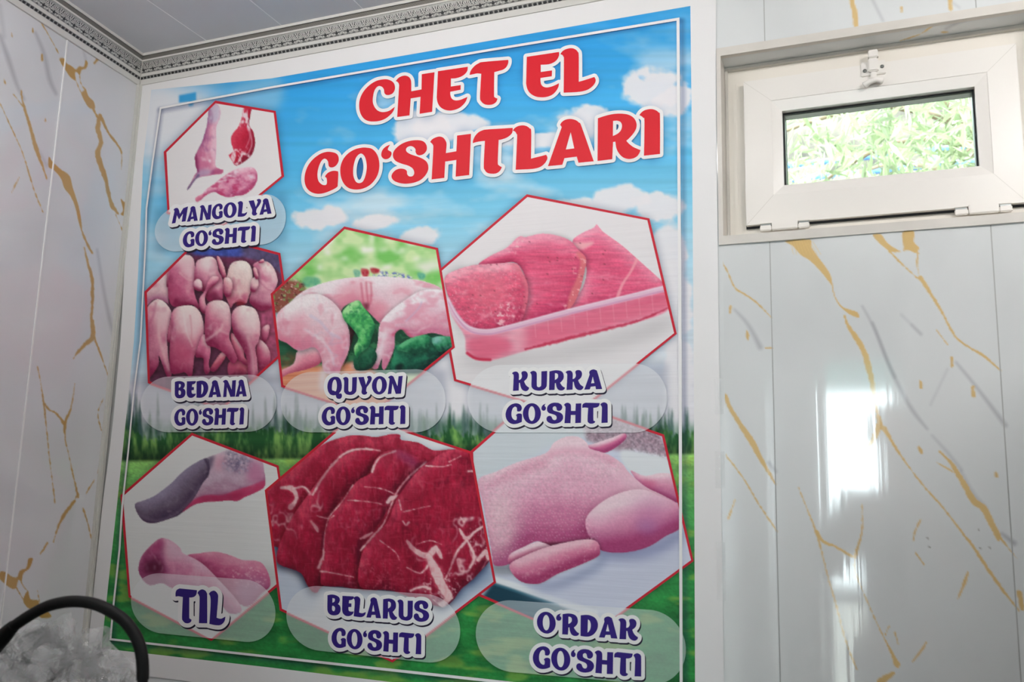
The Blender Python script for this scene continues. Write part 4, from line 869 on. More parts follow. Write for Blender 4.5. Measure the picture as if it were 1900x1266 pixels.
cv.fill(P((650,440),(710,430),(760,470),(770,560),(730,620),(670,560)), (250,236,232), .7, 8); cv.stroke(P((700,640),(735,660),(770,640)), 2, (205,110,140), .6, 2)
cv.stroke(P((710,620),(740,740),(750,870)), 5, (248,222,222), .4, 3)
# --- rabbit on greens
cv = Canvas(*hexbox('quyon'), col=(150, 220, 120)); P = crop(500, 410, 3.164); PHOTO['quyon'] = cv
h_, w_ = cv.h, cv.w
n1 = vnoise(h_, w_, 38, 30, 41)[..., None]; n2 = vnoise(h_, w_, 16, 16, 42, 2)[..., None]
cv.a = (np.array([126, 208, 104]) + (np.array([214, 240, 180]) - np.array([126, 208, 104])) * np.clip((n1 - .3) * 2.6, 0, 1)) / 255
cv.a += (np.array([250, 252, 240]) / 255 - cv.a) * blur(np.clip((n2 - .58) * 6, 0, 1)[..., 0], 3)[..., None]
cv.fill(P((860,260),(940,235),(1010,240),(1010,290),(900,300)), (240,245,225), .9, 5)
cv.fill(P((0,560),(60,520),(300,480),(1050,520),(1150,700),(1150,900),(0,900)), (28,82,58), 1, 3, smooth=False)
cv.grain(P((0,560),(1150,520),(1150,900),(0,900)), .9, 14, 9, 7, (60,140,90), .55, smooth=False)
cv.fill(P((15,430),(90,360),(180,360),(220,400),(190,470),(100,520),(30,560)), (150,84,70), 1, 2)
cv.grain(P((15,430),(90,350),(190,350),(230,400),(190,480),(100,540),(30,560)), .9, 5, 5, 9, (120,170,90), .55)
cv.grain(P((15,430),(90,350),(190,350),(230,400),(190,480),(100,540),(30,560)), .9, 4, 4, 10, (230,200,190), .64)
cv.grain(P((15,430),(90,350),(190,350),(230,400),(190,480),(100,540),(30,560)), .9, 5, 5, 19, (96,34,40), .6)
cv.fill(P((200,350),(240,330),(300,345),(300,380),(220,390)), (90,180,140), 1, 1.5, nz=.2)
cv.fill(P((30,550),(65,545),(60,585),(35,590)), (140,200,215), .9, 1)
cv.fill(P((60,770),(190,790),(160,850),(60,860)), (110,90,60), 1, 3, nz=.3)
cv.fill(P((55,740),(110,745),(100,790),(55,790)), (40,100,70), 1, 2)
cv.fill(P((60,870),(330,850),(560,840),(700,1000),(600,1170),(60,1000)), (232,150,112), 1, 3)
for k in range(7): cv.stroke(P((70, 890 + k * 24), (350, 880 + k * 22), (560, 870 + k * 25)), 2, (205,110,80) if k % 2 else (240,186,150), .6, 1)
cv.fill(P((480,850),(520,830),(555,870),(520,885)), (240,200,200), .8, 3)
for q, cc in (((500,290,540,335), (120,190,160)), ((545,285,590,330), (190,40,60)), ((600,280,652,310), (180,36,56)), ((875,308,920,345), (90,180,150))):
    cv.fill(P((q[0],q[1]),(q[2],q[1]+8),(q[2]-6,q[3]),(q[0]+12,q[3])), cc, 1, .8, nz=.15, ns=(4, 4))
cv.grain(P((620,315),(700,300),(830,325),(825,345),(620,345)), 1, 5, 4, 14, (110,130,190), .45)
cv.grain(P((620,315),(700,300),(830,325),(825,345),(620,345)), 1, 4, 4, 15, (240,225,235), .55)
body = P((45,590),(80,540),(130,480),(200,420),(300,375),(420,345),(540,332),(680,330),(800,340),(900,355),(1000,390),(1040,440),(1070,520),(1085,610),(1090,680),(1000,660),(900,670),(860,690),(820,680),(780,640),(740,660),(700,640),(650,600),(610,560),(570,520),(520,480),(470,490),(430,530),(440,600),(400,640),(300,640),(150,660),(55,680),(40,640))
cv.blob(body, (240,208,218), (250,238,242), (214,128,152), rad=12, L=(-.2, -1), edge=.4, gain=2, nz=.3, ns=(30, 22), seed=31); cv.grain(body, .6, 30, 16, 131, (228,134,160), .56); cv.veins(body, 50, 20, 132, .03, (252,246,250), .5, .4, 50)
cv.fill(P((420,390),(560,350),(600,420),(580,520),(520,470),(450,520),(420,470)), (236,160,178), .6, 8)
cv.setclip(body)
for q in ([(545,370),(552,430),(560,490)], [(575,365),(580,430),(590,500)], [(602,370),(606,430),(600,490)]): cv.stroke(P(*q), 3, (205,80,105), .55, 2)
cv.fill(P((600,520),(640,470),(700,500),(690,560),(640,590)), (235,150,170), .6, 6); cv.fill(P((560,490),(590,490),(585,525),(570,520)), (110,30,50), .8, 2)
cv.fill(P((720,380),(820,370),(880,410),(800,460),(730,440)), (240,178,194), .5, 9)
lf = P((180,760),(300,750),(312,830),(240,870),(120,900),(72,928),(72,885),(150,840))
cv.blob(lf, (236,150,170), (248,215,222), (195,85,115), rad=7, L=(-.3, -1), edge=.3, seed=32)
lh = P((60,540),(150,470),(260,430),(340,450),(410,510),(460,600),(482,690),(468,780),(430,860),(410,900),(330,890),(310,800),(270,745),(180,765),(110,720),(55,690),(45,610))
cv.darken(lh, .4, 5, True, off=(3, 3)); cv.blob(lh, (240,204,214), (252,242,244), (222,140,165), rad=13, L=(-.4, -1), edge=.45, gain=2, nz=.3, ns=(24, 24), seed=33); cv.grain(lh, .55, 22, 30, 133, (230,138,164), .56); cv.veins(lh, 26, 50, 134, .03, (253,248,252), .6, .4, 50)
cv.fill(P((120,600),(190,560),(240,620),(220,690),(140,700)), (238,150,172), .6, 10); cv.fill(P((55,640),(120,700),(200,730),(150,760),(60,720)), (232,118,148), .6, 6)
cv.fill(P((330,720),(420,690),(450,760),(420,850),(370,800)), (238,158,180), .6, 8); cv.stroke(P((215,640),(300,690),(360,760),(385,840)), 4, (250,240,244), .6, 3)
cv.stroke(P((250,560),(310,600),(360,660),(420,690)), 4, (214,205,226), .6, 3)
cv.clipm = None; cv.fill(P((300,980),(310,870),(340,880),(330,1000)), (238,220,226), .8, 4)
rh = P((655,610),(720,530),(800,470),(880,420),(960,405),(1030,420),(1075,500),(1095,610),(1095,690),(960,660),(850,690),(790,640),(745,665),(740,750),(690,868),(668,862),(668,810),(655,840),(640,872),(612,868),(604,835),(640,740))
cv.darken(rh, .35, 5, True, off=(-2, 3)); cv.blob(rh, (238,206,218), (252,242,246), (212,126,156), rad=12, L=(-.3, -1), edge=.45, gain=2, nz=.3, ns=(26, 20), seed=34); cv.grain(rh, .55, 30, 18, 135, (228,136,164), .56); cv.veins(rh, 44, 22, 136, .03, (253,248,252), .6, .4, 50)
cv.fill(P((830,560),(930,520),(1000,560),(940,620),(850,610)), (238,160,182), .55, 10); cv.stroke(P((735,670),(790,645),(850,690),(900,672)), 5, (205,70,105), .7, 3); cv.stroke(P((690,640),(665,740),(640,830)), 7, (250,238,242), .6, 4)
cv.stroke(P((810,590),(880,520),(900,480)), 2, (206,196,222), .6, 2)
cv.veins(rh, 40, 30, 45, .03, (228,130,160), .35, .4, 50); cv.clipm = None; cv.veins(lh, 40, 40, 46, .03, (228,130,160), .35, .4, 50); cv.veins(lh, 30, 30, 47, .03, (200,196,222), .35, .45, 40)
def leaf(pts, base, hi_, lo_, seed):
    q = P(*pts); cv.darken(q, .4, 4, True, off=(1, 3)); cv.blob(q, base, hi_, lo_, rad=5, L=(-.5, -1), edge=.5, gain=2.2, nz=.8, ns=(9, 9), seed=seed); cv.veins(q, 12, 12, seed + 200, .06, hi_, .7, .35, 20)
leaf([(480,620),(520,610),(500,680),(470,800),(440,860),(480,760)], (60,22,30), (90,40,40), (30,14,18), 36)
leaf([(520,770),(600,740),(640,800),(600,870),(520,880),(500,830)], (26,92,66), (50,130,90), (12,50,40), 37)
leaf([(435,540),(480,490),(530,470),(560,510),(600,560),(628,620),(610,680),(590,740),(540,780),(520,810),(503,750),(530,690),(480,620),(450,590)], (84,190,104), (170,232,160), (28,110,70), 38)
cv.grain(P((440,540),(530,475),(600,560),(620,650),(540,780),(505,750),(525,690)), .7, 6, 6, 39, (38,130,80), .55)
leaf([(740,760),(760,730),(900,690),(1000,690),(1095,700),(1095,745),(950,850),(900,890),(720,885),(735,800)], (22,92,70), (44,140,100), (8,44,40), 40)
leaf([(750,755),(800,710),(870,680),(930,672),(960,700),(930,760),(860,780),(790,770)], (36,130,84), (96,188,130), (16,76,56), 43)
leaf([(960,700),(1010,680),(1090,690),(1085,740),(1000,770)], (30,120,80), (110,190,150), (14,70,56), 44)
cv.clipm = None; cv.fill(P((960,700),(1000,680),(1010,710),(980,725)), (150,200,210), .6, 3); cv.fill(P((750,850),(790,840),(780,880),(755,880)), (14,36,34), .9, 2)
# --- turkey steaks in a tray
cv = Canvas(*hexbox('kurka'), col=(236, 232, 234)); P = crop(800, 350, 2.694); PHOTO['kurka'] = cv
cv.darken(P((180,830),(500,830),(900,740),(1190,640),(1200,700),(900,800),(400,890),(200,890)), .14, 14, True)
cv.darken(P((60,450),(180,400),(180,760),(120,650)), .10, 8, True)
kb, kh, kl = (232,96,134), (246,158,184), (190,44,92)
st = [(710,265),(760,225),(815,200),(830,183),(850,205),(870,225),(960,290),(1050,370),(1155,465),(1170,490),(1170,560),(950,600),(720,640),(690,600),(760,500),(780,400),(740,320)]
cv.blob(P(*st), kb, kh, kl, rad=8, L=(-.2, -1), edge=.3, gain=2, nz=.22, ns=(40, 8), seed=51); cv.grain(P(*st), .09, 24, 2.4, 151); cv.veins(P(*st), 60, 12, 152, .03, (250,176,196), .5, .4, 50)
cv.stroke(P((1035,350),(1000,420),(960,480),(935,545)), [5, 4, 6], (246,170,182), .8, 1.5)
cv.stroke(P((720,285),(760,290),(810,275)), [10, 14, 4], (248,190,196), .8, 3)
md = [(240,385),(300,340),(380,300),(440,245),(480,245),(560,228),(640,240),(700,265),(740,310),(777,350),(770,420),(740,530),(700,600),(640,640),(480,680),(450,640),(480,480),(430,375),(330,385)]
q = P(*md); cv.darken(q, .35, 5, True, off=(3, 2)); cv.blob(q, (228,90,128), kh, kl, rad=9, L=(-.4, -1), edge=.45, gain=2, nz=.25, ns=(36, 7), seed=52); cv.grain(q, .09, 26, 2.4, 153); cv.veins(q, 60, 12, 154, .03, (250,176,196), .5, .4, 50)
cv.stroke(P((740,330),(768,370),(755,450),(715,545),(700,600)), [8, 16, 18, 14], (228,128,130), .8, 3); cv.grain(P((700,330),(780,350),(760,480),(710,600),(660,600),(720,480)), .8, 5, 5, 53, (248,190,190), .6)
cv.grain(P((380,300),(440,245),(480,250),(460,320),(400,330)), .8, 5, 5, 54, (248,200,206), .58); cv.stroke(P((400,300),(470,330),(580,350),(700,340)), 3, (205,60,100), .4, 3)
lt = [(72,450),(130,410),(220,385),(300,380),(420,375),(460,420),(490,500),(478,600),(440,680),(330,720),(240,720),(170,690),(130,620),(90,540)]
q = P(*lt); cv.darken(q, .35, 5, True, off=(4, 2)); cv.blob(q, (230,98,130), (248,166,186), (192,50,92), rad=10, L=(-.4, -1), edge=.5, gain=2, nz=.3, ns=(18, 12), seed=55); cv.grain(q, .14, 8, 4, 155); cv.veins(q, 30, 26, 156, .03, (252,190,204), .6, .4, 40); cv.grain(q, .5, 3, 3, 157, (252,206,214), .66)
cv.fill(P((190,470),(300,430),(370,470),(380,560),(300,600),(210,570)), (236,120,142), .5, 12); cv.stroke(P((420,385),(465,440),(485,520),(470,610)), 9, (232,130,148), .7, 4)
cv.grain(P((330,600),(400,570),(430,640),(370,690),(330,670)), .8, 5, 5, 56, (252,214,220), .55)
cv.clipm = None
rs = np.random.default_rng(5)
for k in range(40):
    x, y = rs.uniform(110, 1050), rs.uniform(250, 660)
    if 385 + abs(x - 560) * .1 - (x > 250) * 130 < y < 640 - (x - 400) * .25: cv.stroke(P((x, y), (x + 4, y + 2)), 2, (120,40,50), .55, .8, n=1)
cv.clipm = None
tray = P((95,560),(130,640),(190,700),(280,715),(400,690),(700,610),(1000,535),(1165,490),(1190,580),(1185,612),(1100,650),(900,700),(700,750),(480,812),(300,862),(220,852),(180,820),(172,740),(110,640))
cv.fill(tray, (238,146,172), .93, 1.0, nz=.06); cv.setclip(tray); cv.grain(tray, .10, 30, 3, 158)
cv.fill(P((440,720),(700,640),(1000,565),(1180,520),(1185,600),(900,690),(700,745),(480,805)), (228,96,128), .7, 6); cv.fill(P((190,760),(330,740),(420,790),(300,855),(220,845)), (226,92,124), .7, 5)
cv.fill(P((400,700),(470,690),(480,790),(420,800)), (246,190,204), .6, 7)
cv.clipm = None
cv.stroke(P((475,806),(600,775),(720,745),(900,700),(1050,660),(1185,600)), [3, 6, 6, 5, 4, 2], (200,44,78), .85, 1.5, nz=3)
cv.stroke(P((185,825),(230,852),(300,858)), 5, (204,40,74), .9, 1.5)
cv.clipm = None
for k in range(10):
    x = 520 + k * 65; cv.stroke(P((x, 655 - k * 15), (x + 8, 745 - k * 14)), 1.5, (246,180,196), .4, 1, n=1)
cv.stroke(P((85,560),(130,640),(190,700),(280,720),(400,697),(700,617),(1000,545),(1170,503)), 11, (234,204,222), .9, 1.5)
cv.stroke(P((95,570),(135,648),(195,712),(285,730),(400,706),(700,627),(1000,554),(1170,513)), 3, (214,150,190), .8, 1.2)
cv.stroke(P((90,555),(130,632),(190,692),(280,709),(400,686),(700,606),(1000,533),(1165,492)), 2, (248,226,240), .9, 1)
# --- tongue
cv = Canvas(*hexbox('til'), col=(232, 234, 233)); P = crop(220, 790, 3.0875); PHOTO['til'] = cv
cv.darken(P((120,860),(320,900),(700,1040),(800,1060),(900,960),(880,800),(300,880)), .12, 10, True)
tg = P((103,450),(150,430),(210,405),(260,370),(310,330),(370,270),(430,225),(510,185),(580,160),(650,135),(720,150),(790,180),(830,205),(840,250),(848,310),(840,355),(780,390),(730,410),(690,432),(640,430),(560,435),(500,440),(440,455),(370,500),(310,530),(250,550),(200,560),(150,545),(115,500))
cv.blob(tg, (206,178,198), (236,224,232), (150,80,116), rad=9, L=(-.3, -1), edge=.3, nz=.35, ns=(20, 12), seed=61)
tip = P((103,450),(150,430),(210,405),(260,370),(310,330),(370,270),(430,225),(512,186),(530,230),(520,290),(490,330),(450,400),(400,470),(350,515),(310,530),(250,550),(200,560),(150,545),(115,500))
cv.blob(tip, (116,100,122), (160,150,178), (72,54,80), rad=10, L=(-.3, -1), edge=.35, nz=.25, ns=(16, 16), seed=62)
cv.setclip(tg)
cv.stroke(P((120,510),(220,545),(320,515),(410,440),(470,350)), 5, (140,124,148), .5, 3); cv.stroke(P((505,195),(525,240),(515,290)), 4, (60,44,70), .8, 2)
cv.veins(tg, 26, 12, 67, .03, (240,226,236), .4, .45, 40)
cv.fill(P((515,190),(560,175),(545,230),(525,250)), (86,74,100), .8, 3)
cv.fill(P((370,500),(440,425),(520,398),(600,400),(680,370),(760,345),(846,312),(842,357),(770,395),(690,434),(500,442),(430,462)), (206,62,108), .95, 1.2, nz=.12); cv.veins(P((370,500),(520,398),(680,370),(846,312),(842,357),(690,434),(430,462)), 20, 6, 68, .05, (236,150,170), .6, .4, 30)
cv.fill(P((470,410),(600,400),(720,380),(690,420),(520,430)), (150,26,66), .5, 4); cv.fill(P((620,150),(700,150),(765,190),(760,250),(700,265),(630,250),(600,230)), (92,84,118), .75, 6, nz=.45, ns=(4, 4))
cv.fill(P((560,180),(620,170),(600,260),(560,250)), (224,160,184), .7, 6); cv.fill(P((770,200),(830,230),(840,300),(780,330),(740,300)), (206,120,164), .7, 6)
cv.grain(P((600,150),(770,180),(760,260),(610,260)), .7, 3, 3, 63, (190,180,205), .58)
rp_ = P((400,745),(480,730),(560,722),(640,740),(720,770),(800,775),(840,800),(870,860),(875,920),(830,960),(760,1030),(690,1010),(630,930),(560,860),(480,790))
cv.blob(rp_, (210,104,146), (232,160,186), (160,56,100), rad=9, L=(0, -1), edge=.25, nz=.3, ns=(16, 9), seed=64)
cv.fill(P((700,880),(860,880),(830,960),(760,1030),(690,1000)), (186,130,168), .7, 9); cv.grain(P((650,830),(780,800),(860,870),(800,930),(680,900)), .6, 4, 3, 65, (244,206,220), .58)
cv.veins(rp_, 30, 9, 70, .04, (238,176,198), .5, .4, 30)
lp_ = P((122,820),(140,750),(190,690),(250,645),(310,660),(360,700),(375,730),(440,760),(500,800),(560,860),(620,920),(690,1000),(715,1062),(640,1070),(560,980),(430,945),(320,930),(260,900),(190,912),(140,870))
cv.blob(lp_, (222,140,176), (236,190,212), (176,90,136), rad=9, L=(.4, -1), edge=.2, nz=.3, ns=(12, 20), seed=66)
cv.fill(P((122,820),(140,750),(190,690),(250,650),(265,720),(270,800),(300,850),(200,860),(130,860)), (140,44,92), .9, 5, nz=.2); cv.fill(P((160,790),(220,765),(265,800),(250,850),(170,850)), (86,22,52), .8, 5)
cv.fill(P((190,690),(250,645),(262,690),(200,740)), (190,80,130), .8, 4); cv.fill(P((270,700),(340,690),(380,740),(300,770)), (232,200,216), .6, 6)
cv.setclip(lp_); cv.veins(lp_, 9, 30, 69, .05, (244,206,222), .5, .4, 30); cv.fill(P((140,870),(200,850),(290,890),(260,905),(190,915)), (150,80,116), .7, 3)
# --- beef
cv = Canvas(*hexbox('belarus'), col=(232, 234, 238)); P = crop(480, 790, 2.813); PHOTO['belarus'] = cv
cv.fill(P((60,600),(110,640),(160,760),(300,880),(300,960),(110,960)), (206,216,232), 1, 8)
beef = [(38,338),(120,270),(200,210),(280,140),(360,90),(450,60),(520,50),(620,60),(700,45),(745,50),(750,75),(840,90),(920,130),(1010,125),(1125,138),(1145,250),(1175,400),(1200,560),(1215,690),(1160,760),(1110,812),(1070,800),(1065,850),(1000,920),(960,945),(880,890),(700,860),(560,860),(520,850),(440,840),(350,835),(300,872),(260,830),(230,770),(170,730),(110,720),(110,640),(80,625),(70,560),(55,450)]
q = P(*beef); cv.darken(q, .75, 8, True, off=(-2, 7), tint=(1, .85, .65)); cv.darken(P((1040,800),(1200,700),(1250,800),(1120,880),(1020,960)), .35, 12, True, tint=(1, .8, .5))
cv.blob(q, (168,26,60), (206,64,92), (108,8,36), rad=10, L=(-.4, -1), edge=.3, nz=.5, ns=(22, 26), seed=71)
cv.grain(q, .16, 6, 14, 72); cv.grain(q, .10, 3, 3, 73)
def slab(pts, seed, base=(170,26,60)):
    q = P(*pts); cv.darken(q, .5, 6, True, off=(-4, 2), tint=(.7, 1, 1)); cv.blob(q, base, (208,64,94), (104,8,36), rad=9, L=(-.5, -1), edge=.35, nz=.5, ns=(26, 34), seed=seed); cv.grain(q, .18, 4, 12, seed + 5); cv.veins(q, 34, 44, seed + 3, .02, (226,120,134), .55, .5, 70); cv.veins(q, 20, 24, seed + 4, .016, (240,190,196), .5, .58, 50); cv.veins(q, 46, 30, seed + 6, .02, (90,6,34), .5, .45, 60)
slab([(110,640),(150,540),(200,450),(280,340),(330,270),(400,200),(470,150),(560,118),(640,130),(610,200),(560,270),(480,330),(400,440),(350,560),(340,700),(330,830),(300,870),(230,770),(110,720)], 81)
slab([(330,800),(345,640),(355,560),(390,460),(450,390),(520,290),(590,250),(610,190),(660,140),(740,128),(820,160),(880,180),(800,260),(720,340),(680,440),(600,560),(540,660),(540,840),(440,840),(350,835)], 82)
slab([(535,840),(545,670),(600,590),(680,500),(720,400),(790,290),(880,200),(1000,130),(1125,138),(1145,250),(1175,400),(1200,560),(1215,690),(1110,812),(1065,850),(960,945),(700,860)], 83, (164,24,56))
cv.setclip(P(*beef))
fat = (244,212,212)
for q, w in (([(290,360),(330,290),(380,220),(450,150),(540,122),(640,132)], [5, 6, 5, 3]), ([(345,700),(350,580),(375,480),(440,400),(500,310)], [3, 2, 1]), ([(600,240),(615,200),(650,160),(720,135)], [6, 4, 5]),
             ([(540,650),(600,580),(660,510),(700,410),(740,330),(800,260),(880,190)], [4, 5, 2, 3, 4, 3]), ([(320,740),(340,690),(350,660)], [8, 5, 3]), ([(330,760),(400,770),(500,790)], [4, 2, 1]), ([(470,390),(560,395),(650,410)], [1.5, 2, 1.5]), ([(560,320),(650,330),(720,360)], [1, 1.5, 1]),
             ([(780,600),(820,650),(890,680),(930,640),(960,690)], [6, 12, 16, 14, 6]), ([(890,680),(930,760),(960,830),(1000,900),(960,940)], [12, 26, 22, 20, 16]), ([(1055,540),(1090,590),(1140,550),(1185,520)], [5, 10, 5, 4]), ([(1090,600),(1040,660),(1000,760),(980,800)], [6, 7, 3, 3]),
             ([(1095,600),(1130,680),(1110,740)], [5, 7, 5]), ([(1150,700),(1190,660),(1205,690)], [8, 12, 10]), ([(125,325),(180,330),(205,380),(175,425)], [6, 14, 8, 14]), ([(185,330),(240,320),(270,345)], [6, 4, 5]), ([(280,500),(305,530),(315,550)], [6, 10, 4]), ([(310,470),(370,485),(400,470)], [2, 2, 1]),
             ([(680,400),(700,380),(730,365)], [8, 12, 4]), ([(540,590),(570,575),(600,560)], [4, 8, 4]), ([(740,390),(750,440)], [4, 2]), ([(760,500),(775,520),(790,505)], [3, 3, 4]), ([(780,740),(850,770),(890,730)], [2, 4, 4]), ([(800,860),(860,840),(900,850)], [6, 6, 8]), ([(880,210),(960,215),(1010,205)], [3, 2, 1.5]), ([(1000,190),(1060,160)], [2, 1]), ([(1100,240),(1130,238)], [5, 3]), ([(760,450),(850,430),(900,420)], [1, 1.5, 1]), ([(1060,480),(1075,500)], [3, 4]), ([(640,600),(720,660),(740,700)], [1, 1.5, 1]), ([(830,620),(900,600),(960,620)], [1, 1, 1])):
    cv.stroke(P(*q), [x * 1.0 for x in w], (226,120,132), .5, 2.5, nz=3, seed=int(q[0][0])); cv.stroke(P(*q), [x * .72 for x in w], fat, .9, 1.0, nz=2.6, seed=int(q[0][0]))
cv.grain(P((880,780),(1000,760),(1060,840),(960,940),(870,890)), .7, 5, 5, 84, fat, .55); cv.grain(P((1100,520),(1210,500),(1215,690),(1120,740)), .6, 5, 8, 85, fat, .62); cv.grain(P((540,700),(720,720),(780,850),(560,850)), .35, 4, 4, 86, (226,130,140), .58)
qb = P(*beef); cv.grain(qb, .35, 26, 40, 87, (120,8,34), .5); cv.grain(qb, .28, 3, 16, 88, (224,96,116), .62); cv.grain(qb, .25, 18, 3, 89, (220,90,110), .64)
rg = P((820,560),(1180,480),(1215,690),(1110,812),(960,945),(820,860)); cv.veins(rg, 26, 34, 187, .05, fat, .95, .42, 60); cv.veins(P((60,280),(300,280),(330,560),(90,600)), 24, 30, 189, .04, fat, .8, .5, 50)
cv.fill(P((710,130),(790,150),(840,200),(800,210),(730,160)), (150,80,130), .5, 5)
for q in ([(800,270),(770,310),(740,350)], [(880,190),(840,215),(800,265)], [(345,560),(340,640)], [(530,600),(525,680),(520,720)]): cv.stroke(P(*q), 4, (92,10,40), .6, 2)
# --- duck on a plate
cv = Canvas(*hexbox('ordak'), col=(214, 220, 236)); P = crop(860, 780, 2.605); PHOTO['ordak'] = cv
cv.fill(P((0,100),(500,-140),(640,60),(420,140),(80,290)), (216,224,230), 1, 8)
cv.fill(P((560,-80),(900,-40),(1010,190),(830,150),(740,146),(600,100)), (166,140,154), 1, 3, smooth=False, nz=.1); cv.fill(P((760,150),(860,155),(1010,195),(1060,300),(820,260)), (232,236,240), 1, 3)
cv.grain(P((560,-80),(900,-40),(1010,190),(830,150),(600,100)), .3, 3, 3, 90, smooth=False)
cv.fill(P((150,780),(460,890),(620,960),(640,1080),(60,900)), (28,66,84), 1, 3, smooth=False); cv.stroke(P((140,765),(250,800),(450,870),(640,930)), 12, (240,244,248), .95, 2.5); cv.stroke(P((150,790),(300,840),(460,895)), 4, (60,120,140), .7, 2)
cv.fill(P((300,800),(700,680),(1000,560),(1100,640),(800,880),(560,900)), (206,210,232), .6, 16)
cv.darken(P((640,600),(900,600),(1040,520),(1060,570),(900,660),(680,670)), .3, 10, True, tint=(1, .95, .6)); cv.darken(P((280,760),(420,790),(640,690),(680,640),(660,720),(420,820)), .28, 8, True, tint=(1, .9, .6)); cv.darken(P((140,690),(240,690),(260,740),(150,740)), .3, 6, True)
db, dh, dl = (228,158,188), (248,218,228), (168,66,116)
def duck(pts, seed, b=db, h=dh, l=dl, rad=14, L=(-.3, -1), e=.4, nz=.16):
    cv.blob(P(*pts), b, h, l, rad=rad, L=L, edge=e, gain=2.1, nz=nz, ns=(36, 30), seed=seed)
duck([(810,245),(880,270),(960,255),(1025,270),(1045,340),(1050,400),(960,370),(870,320)], 91, (226,150,182), rad=6)
cv.fill(P((860,285),(930,300),(920,330),(880,320)), (206,90,130), .6, 5)
duck([(590,130),(640,112),(720,85),(780,64),(788,90),(740,132),(690,158),(640,158)], 92, (216,112,156), rad=5)
duck([(75,290),(160,250),(260,205),(400,160),(440,110),(500,80),(560,82),(600,110),(615,138),(700,165),(770,210),(800,250),(880,320),(960,360),(1030,400),(1050,440),(1050,520),(980,560),(900,610),(800,637),(700,637),(650,617),(640,590),(480,604),(430,612),(370,585),(320,600),(260,640),(230,692),(155,702),(140,640),(120,520),(98,400)], 93, rad=22)
cv.fill(P((120,300),(300,210),(420,180),(400,230),(240,290),(130,330)), (222,140,172), .6, 7); cv.stroke(P((430,165),(520,150),(620,160),(720,200)), 12, (226,146,178), .5, 7)
cv.fill(P((110,420),(220,360),(260,480),(230,620),(160,690),(130,560)), (248,226,226), .6, 18); cv.fill(P((360,440),(520,400),(600,470),(500,560),(320,590)), (218,128,166), .5, 18); cv.fill(P((430,300),(600,260),(720,300),(560,380)), (240,196,212), .5, 18)
th = [(600,465),(680,390),(780,345),(870,335),(960,370),(1045,412),(1052,500),(960,570),(880,612),(780,637),(690,627),(640,590),(600,540)]
cv.darken(P(*th), .22, 7, True, off=(-4, -1), tint=(.6, 1, .8)); duck(th, 94, (228,156,188), rad=20)
cv.fill(P((820,420),(900,380),(1000,420),(960,520),(880,530)), (196,116,166), .5, 16); cv.fill(P((840,490),(930,490),(920,540),(860,540)), (170,120,176), .5, 8); cv.stroke(P((600,465),(640,440),(690,395)), 8, (246,216,226), .6, 5)
q = P((90,280),(500,150),(760,220),(600,450),(640,590),(300,590),(150,690),(110,420)); cv.grain(q, .22, 3.4, 3.4, 95, (252,226,232), .60); cv.grain(q, .07, 3.4, 3.4, 96)
cv.setclip(P((90,280),(420,170),(760,220),(640,380),(600,450),(640,590),(300,600),(150,690),(110,420)))
rd = np.random.default_rng(77)
for iy in range(34):
    for ix in range(46):
        x, y = 100 + ix * 15 + (iy % 2) * 7 + rd.normal(0, 2.2), 180 + iy * 15 + rd.normal(0, 2.2)
        cv.stroke(P((x, y), (x + 2, y + 1)), 1.5, (252,232,236) if rd.random() < .7 else (206,116,156), .40, .7, n=1)
cv.clipm = None
cv.stroke(P((300,650),(370,600),(430,605),(520,600),(630,578)), [2, 6, 12, 10, 3], (96,26,52), .8, 3)
duck([(225,652),(300,610),(370,588),(440,620),(400,660),(240,700)], 97, (214,118,152), rad=6)
wg = [(225,702),(300,655),(400,615),(500,590),(600,575),(650,588),(664,630),(650,660),(560,702),(460,742),(390,782),(340,792),(270,772)]
cv.darken(P(*wg), .3, 4, True, off=(0, -2)); duck(wg, 98, (220,126,160), (242,190,206), (166,60,106), rad=10)
cv.grain(P(*wg), .3, 4, 4, 99, (246,206,214), .6); cv.stroke(P((300,665),(400,630),(500,600),(620,585)), 5, (246,200,212), .5, 3)
cv.clipm = None
for k in range(14): cv.stroke(P((410 + k * 16, 640 - k * 4.4), (414 + k * 16, 628 - k * 4.4)), 2.2, (246,206,214), .6, .8, n=1)

# --- sky, forest and meadow behind the photographs
BG = Canvas(180, -30, 1310, 1345, col=(120, 200, 236))
yy = np.arange(BG.h) + BG.y0; xx = np.arange(BG.w) + BG.x0
GX, GY = np.meshgrid(xx, yy)
hx = GY + (GX - 740) * .15 * np.clip((740 - GY) / 740, -1, 1)          # follows the slant of the print's level lines
st_ = lambda v, a, b: np.clip((v - a) / (b - a), 0, 1)
def ramp(v, keys):
    ks = [k[0] for k in keys]; return np.stack([np.interp(v, ks, [k[1][i] for k in keys]) for i in range(3)], -1) / 255
BG.a = ramp(hx, [(40, (44,160,232)), (170, (56,170,236)), (300, (84,190,240)), (400, (130,210,242)), (480, (172,222,242)), (600, (206,228,240)), (700, (232,232,238)), (800, (236,234,238))])
n1, n2, n3 = (vnoise(BG.h, BG.w, *s) for s in ((150, 70, 101, 5), (60, 45, 102, 4), (500, 9, 103, 2)))
BG.a += (np.array([232, 240, 246]) / 255 - BG.a) * (np.clip((n1 - .52) * 3.2, 0, .7) * st_(hx, 60, 200))[..., None]
BG.a *= (1 + (n3 - .5) * .10)[..., None]
def cloud(x, y, rx, ry, al=.95, seed=1):
    e = ((GX - x) / rx) ** 2 + ((GY - y + (GX - x) * .1) / ry) ** 2
    m = np.clip((1.15 - e - (vnoise(BG.h, BG.w, 26, 22, 200 + seed, 4) - .5) * 1.5) * 2.2, 0, 1) * al
    BG.a += (np.array([240, 238, 242]) / 255 - BG.a) * m[..., None]
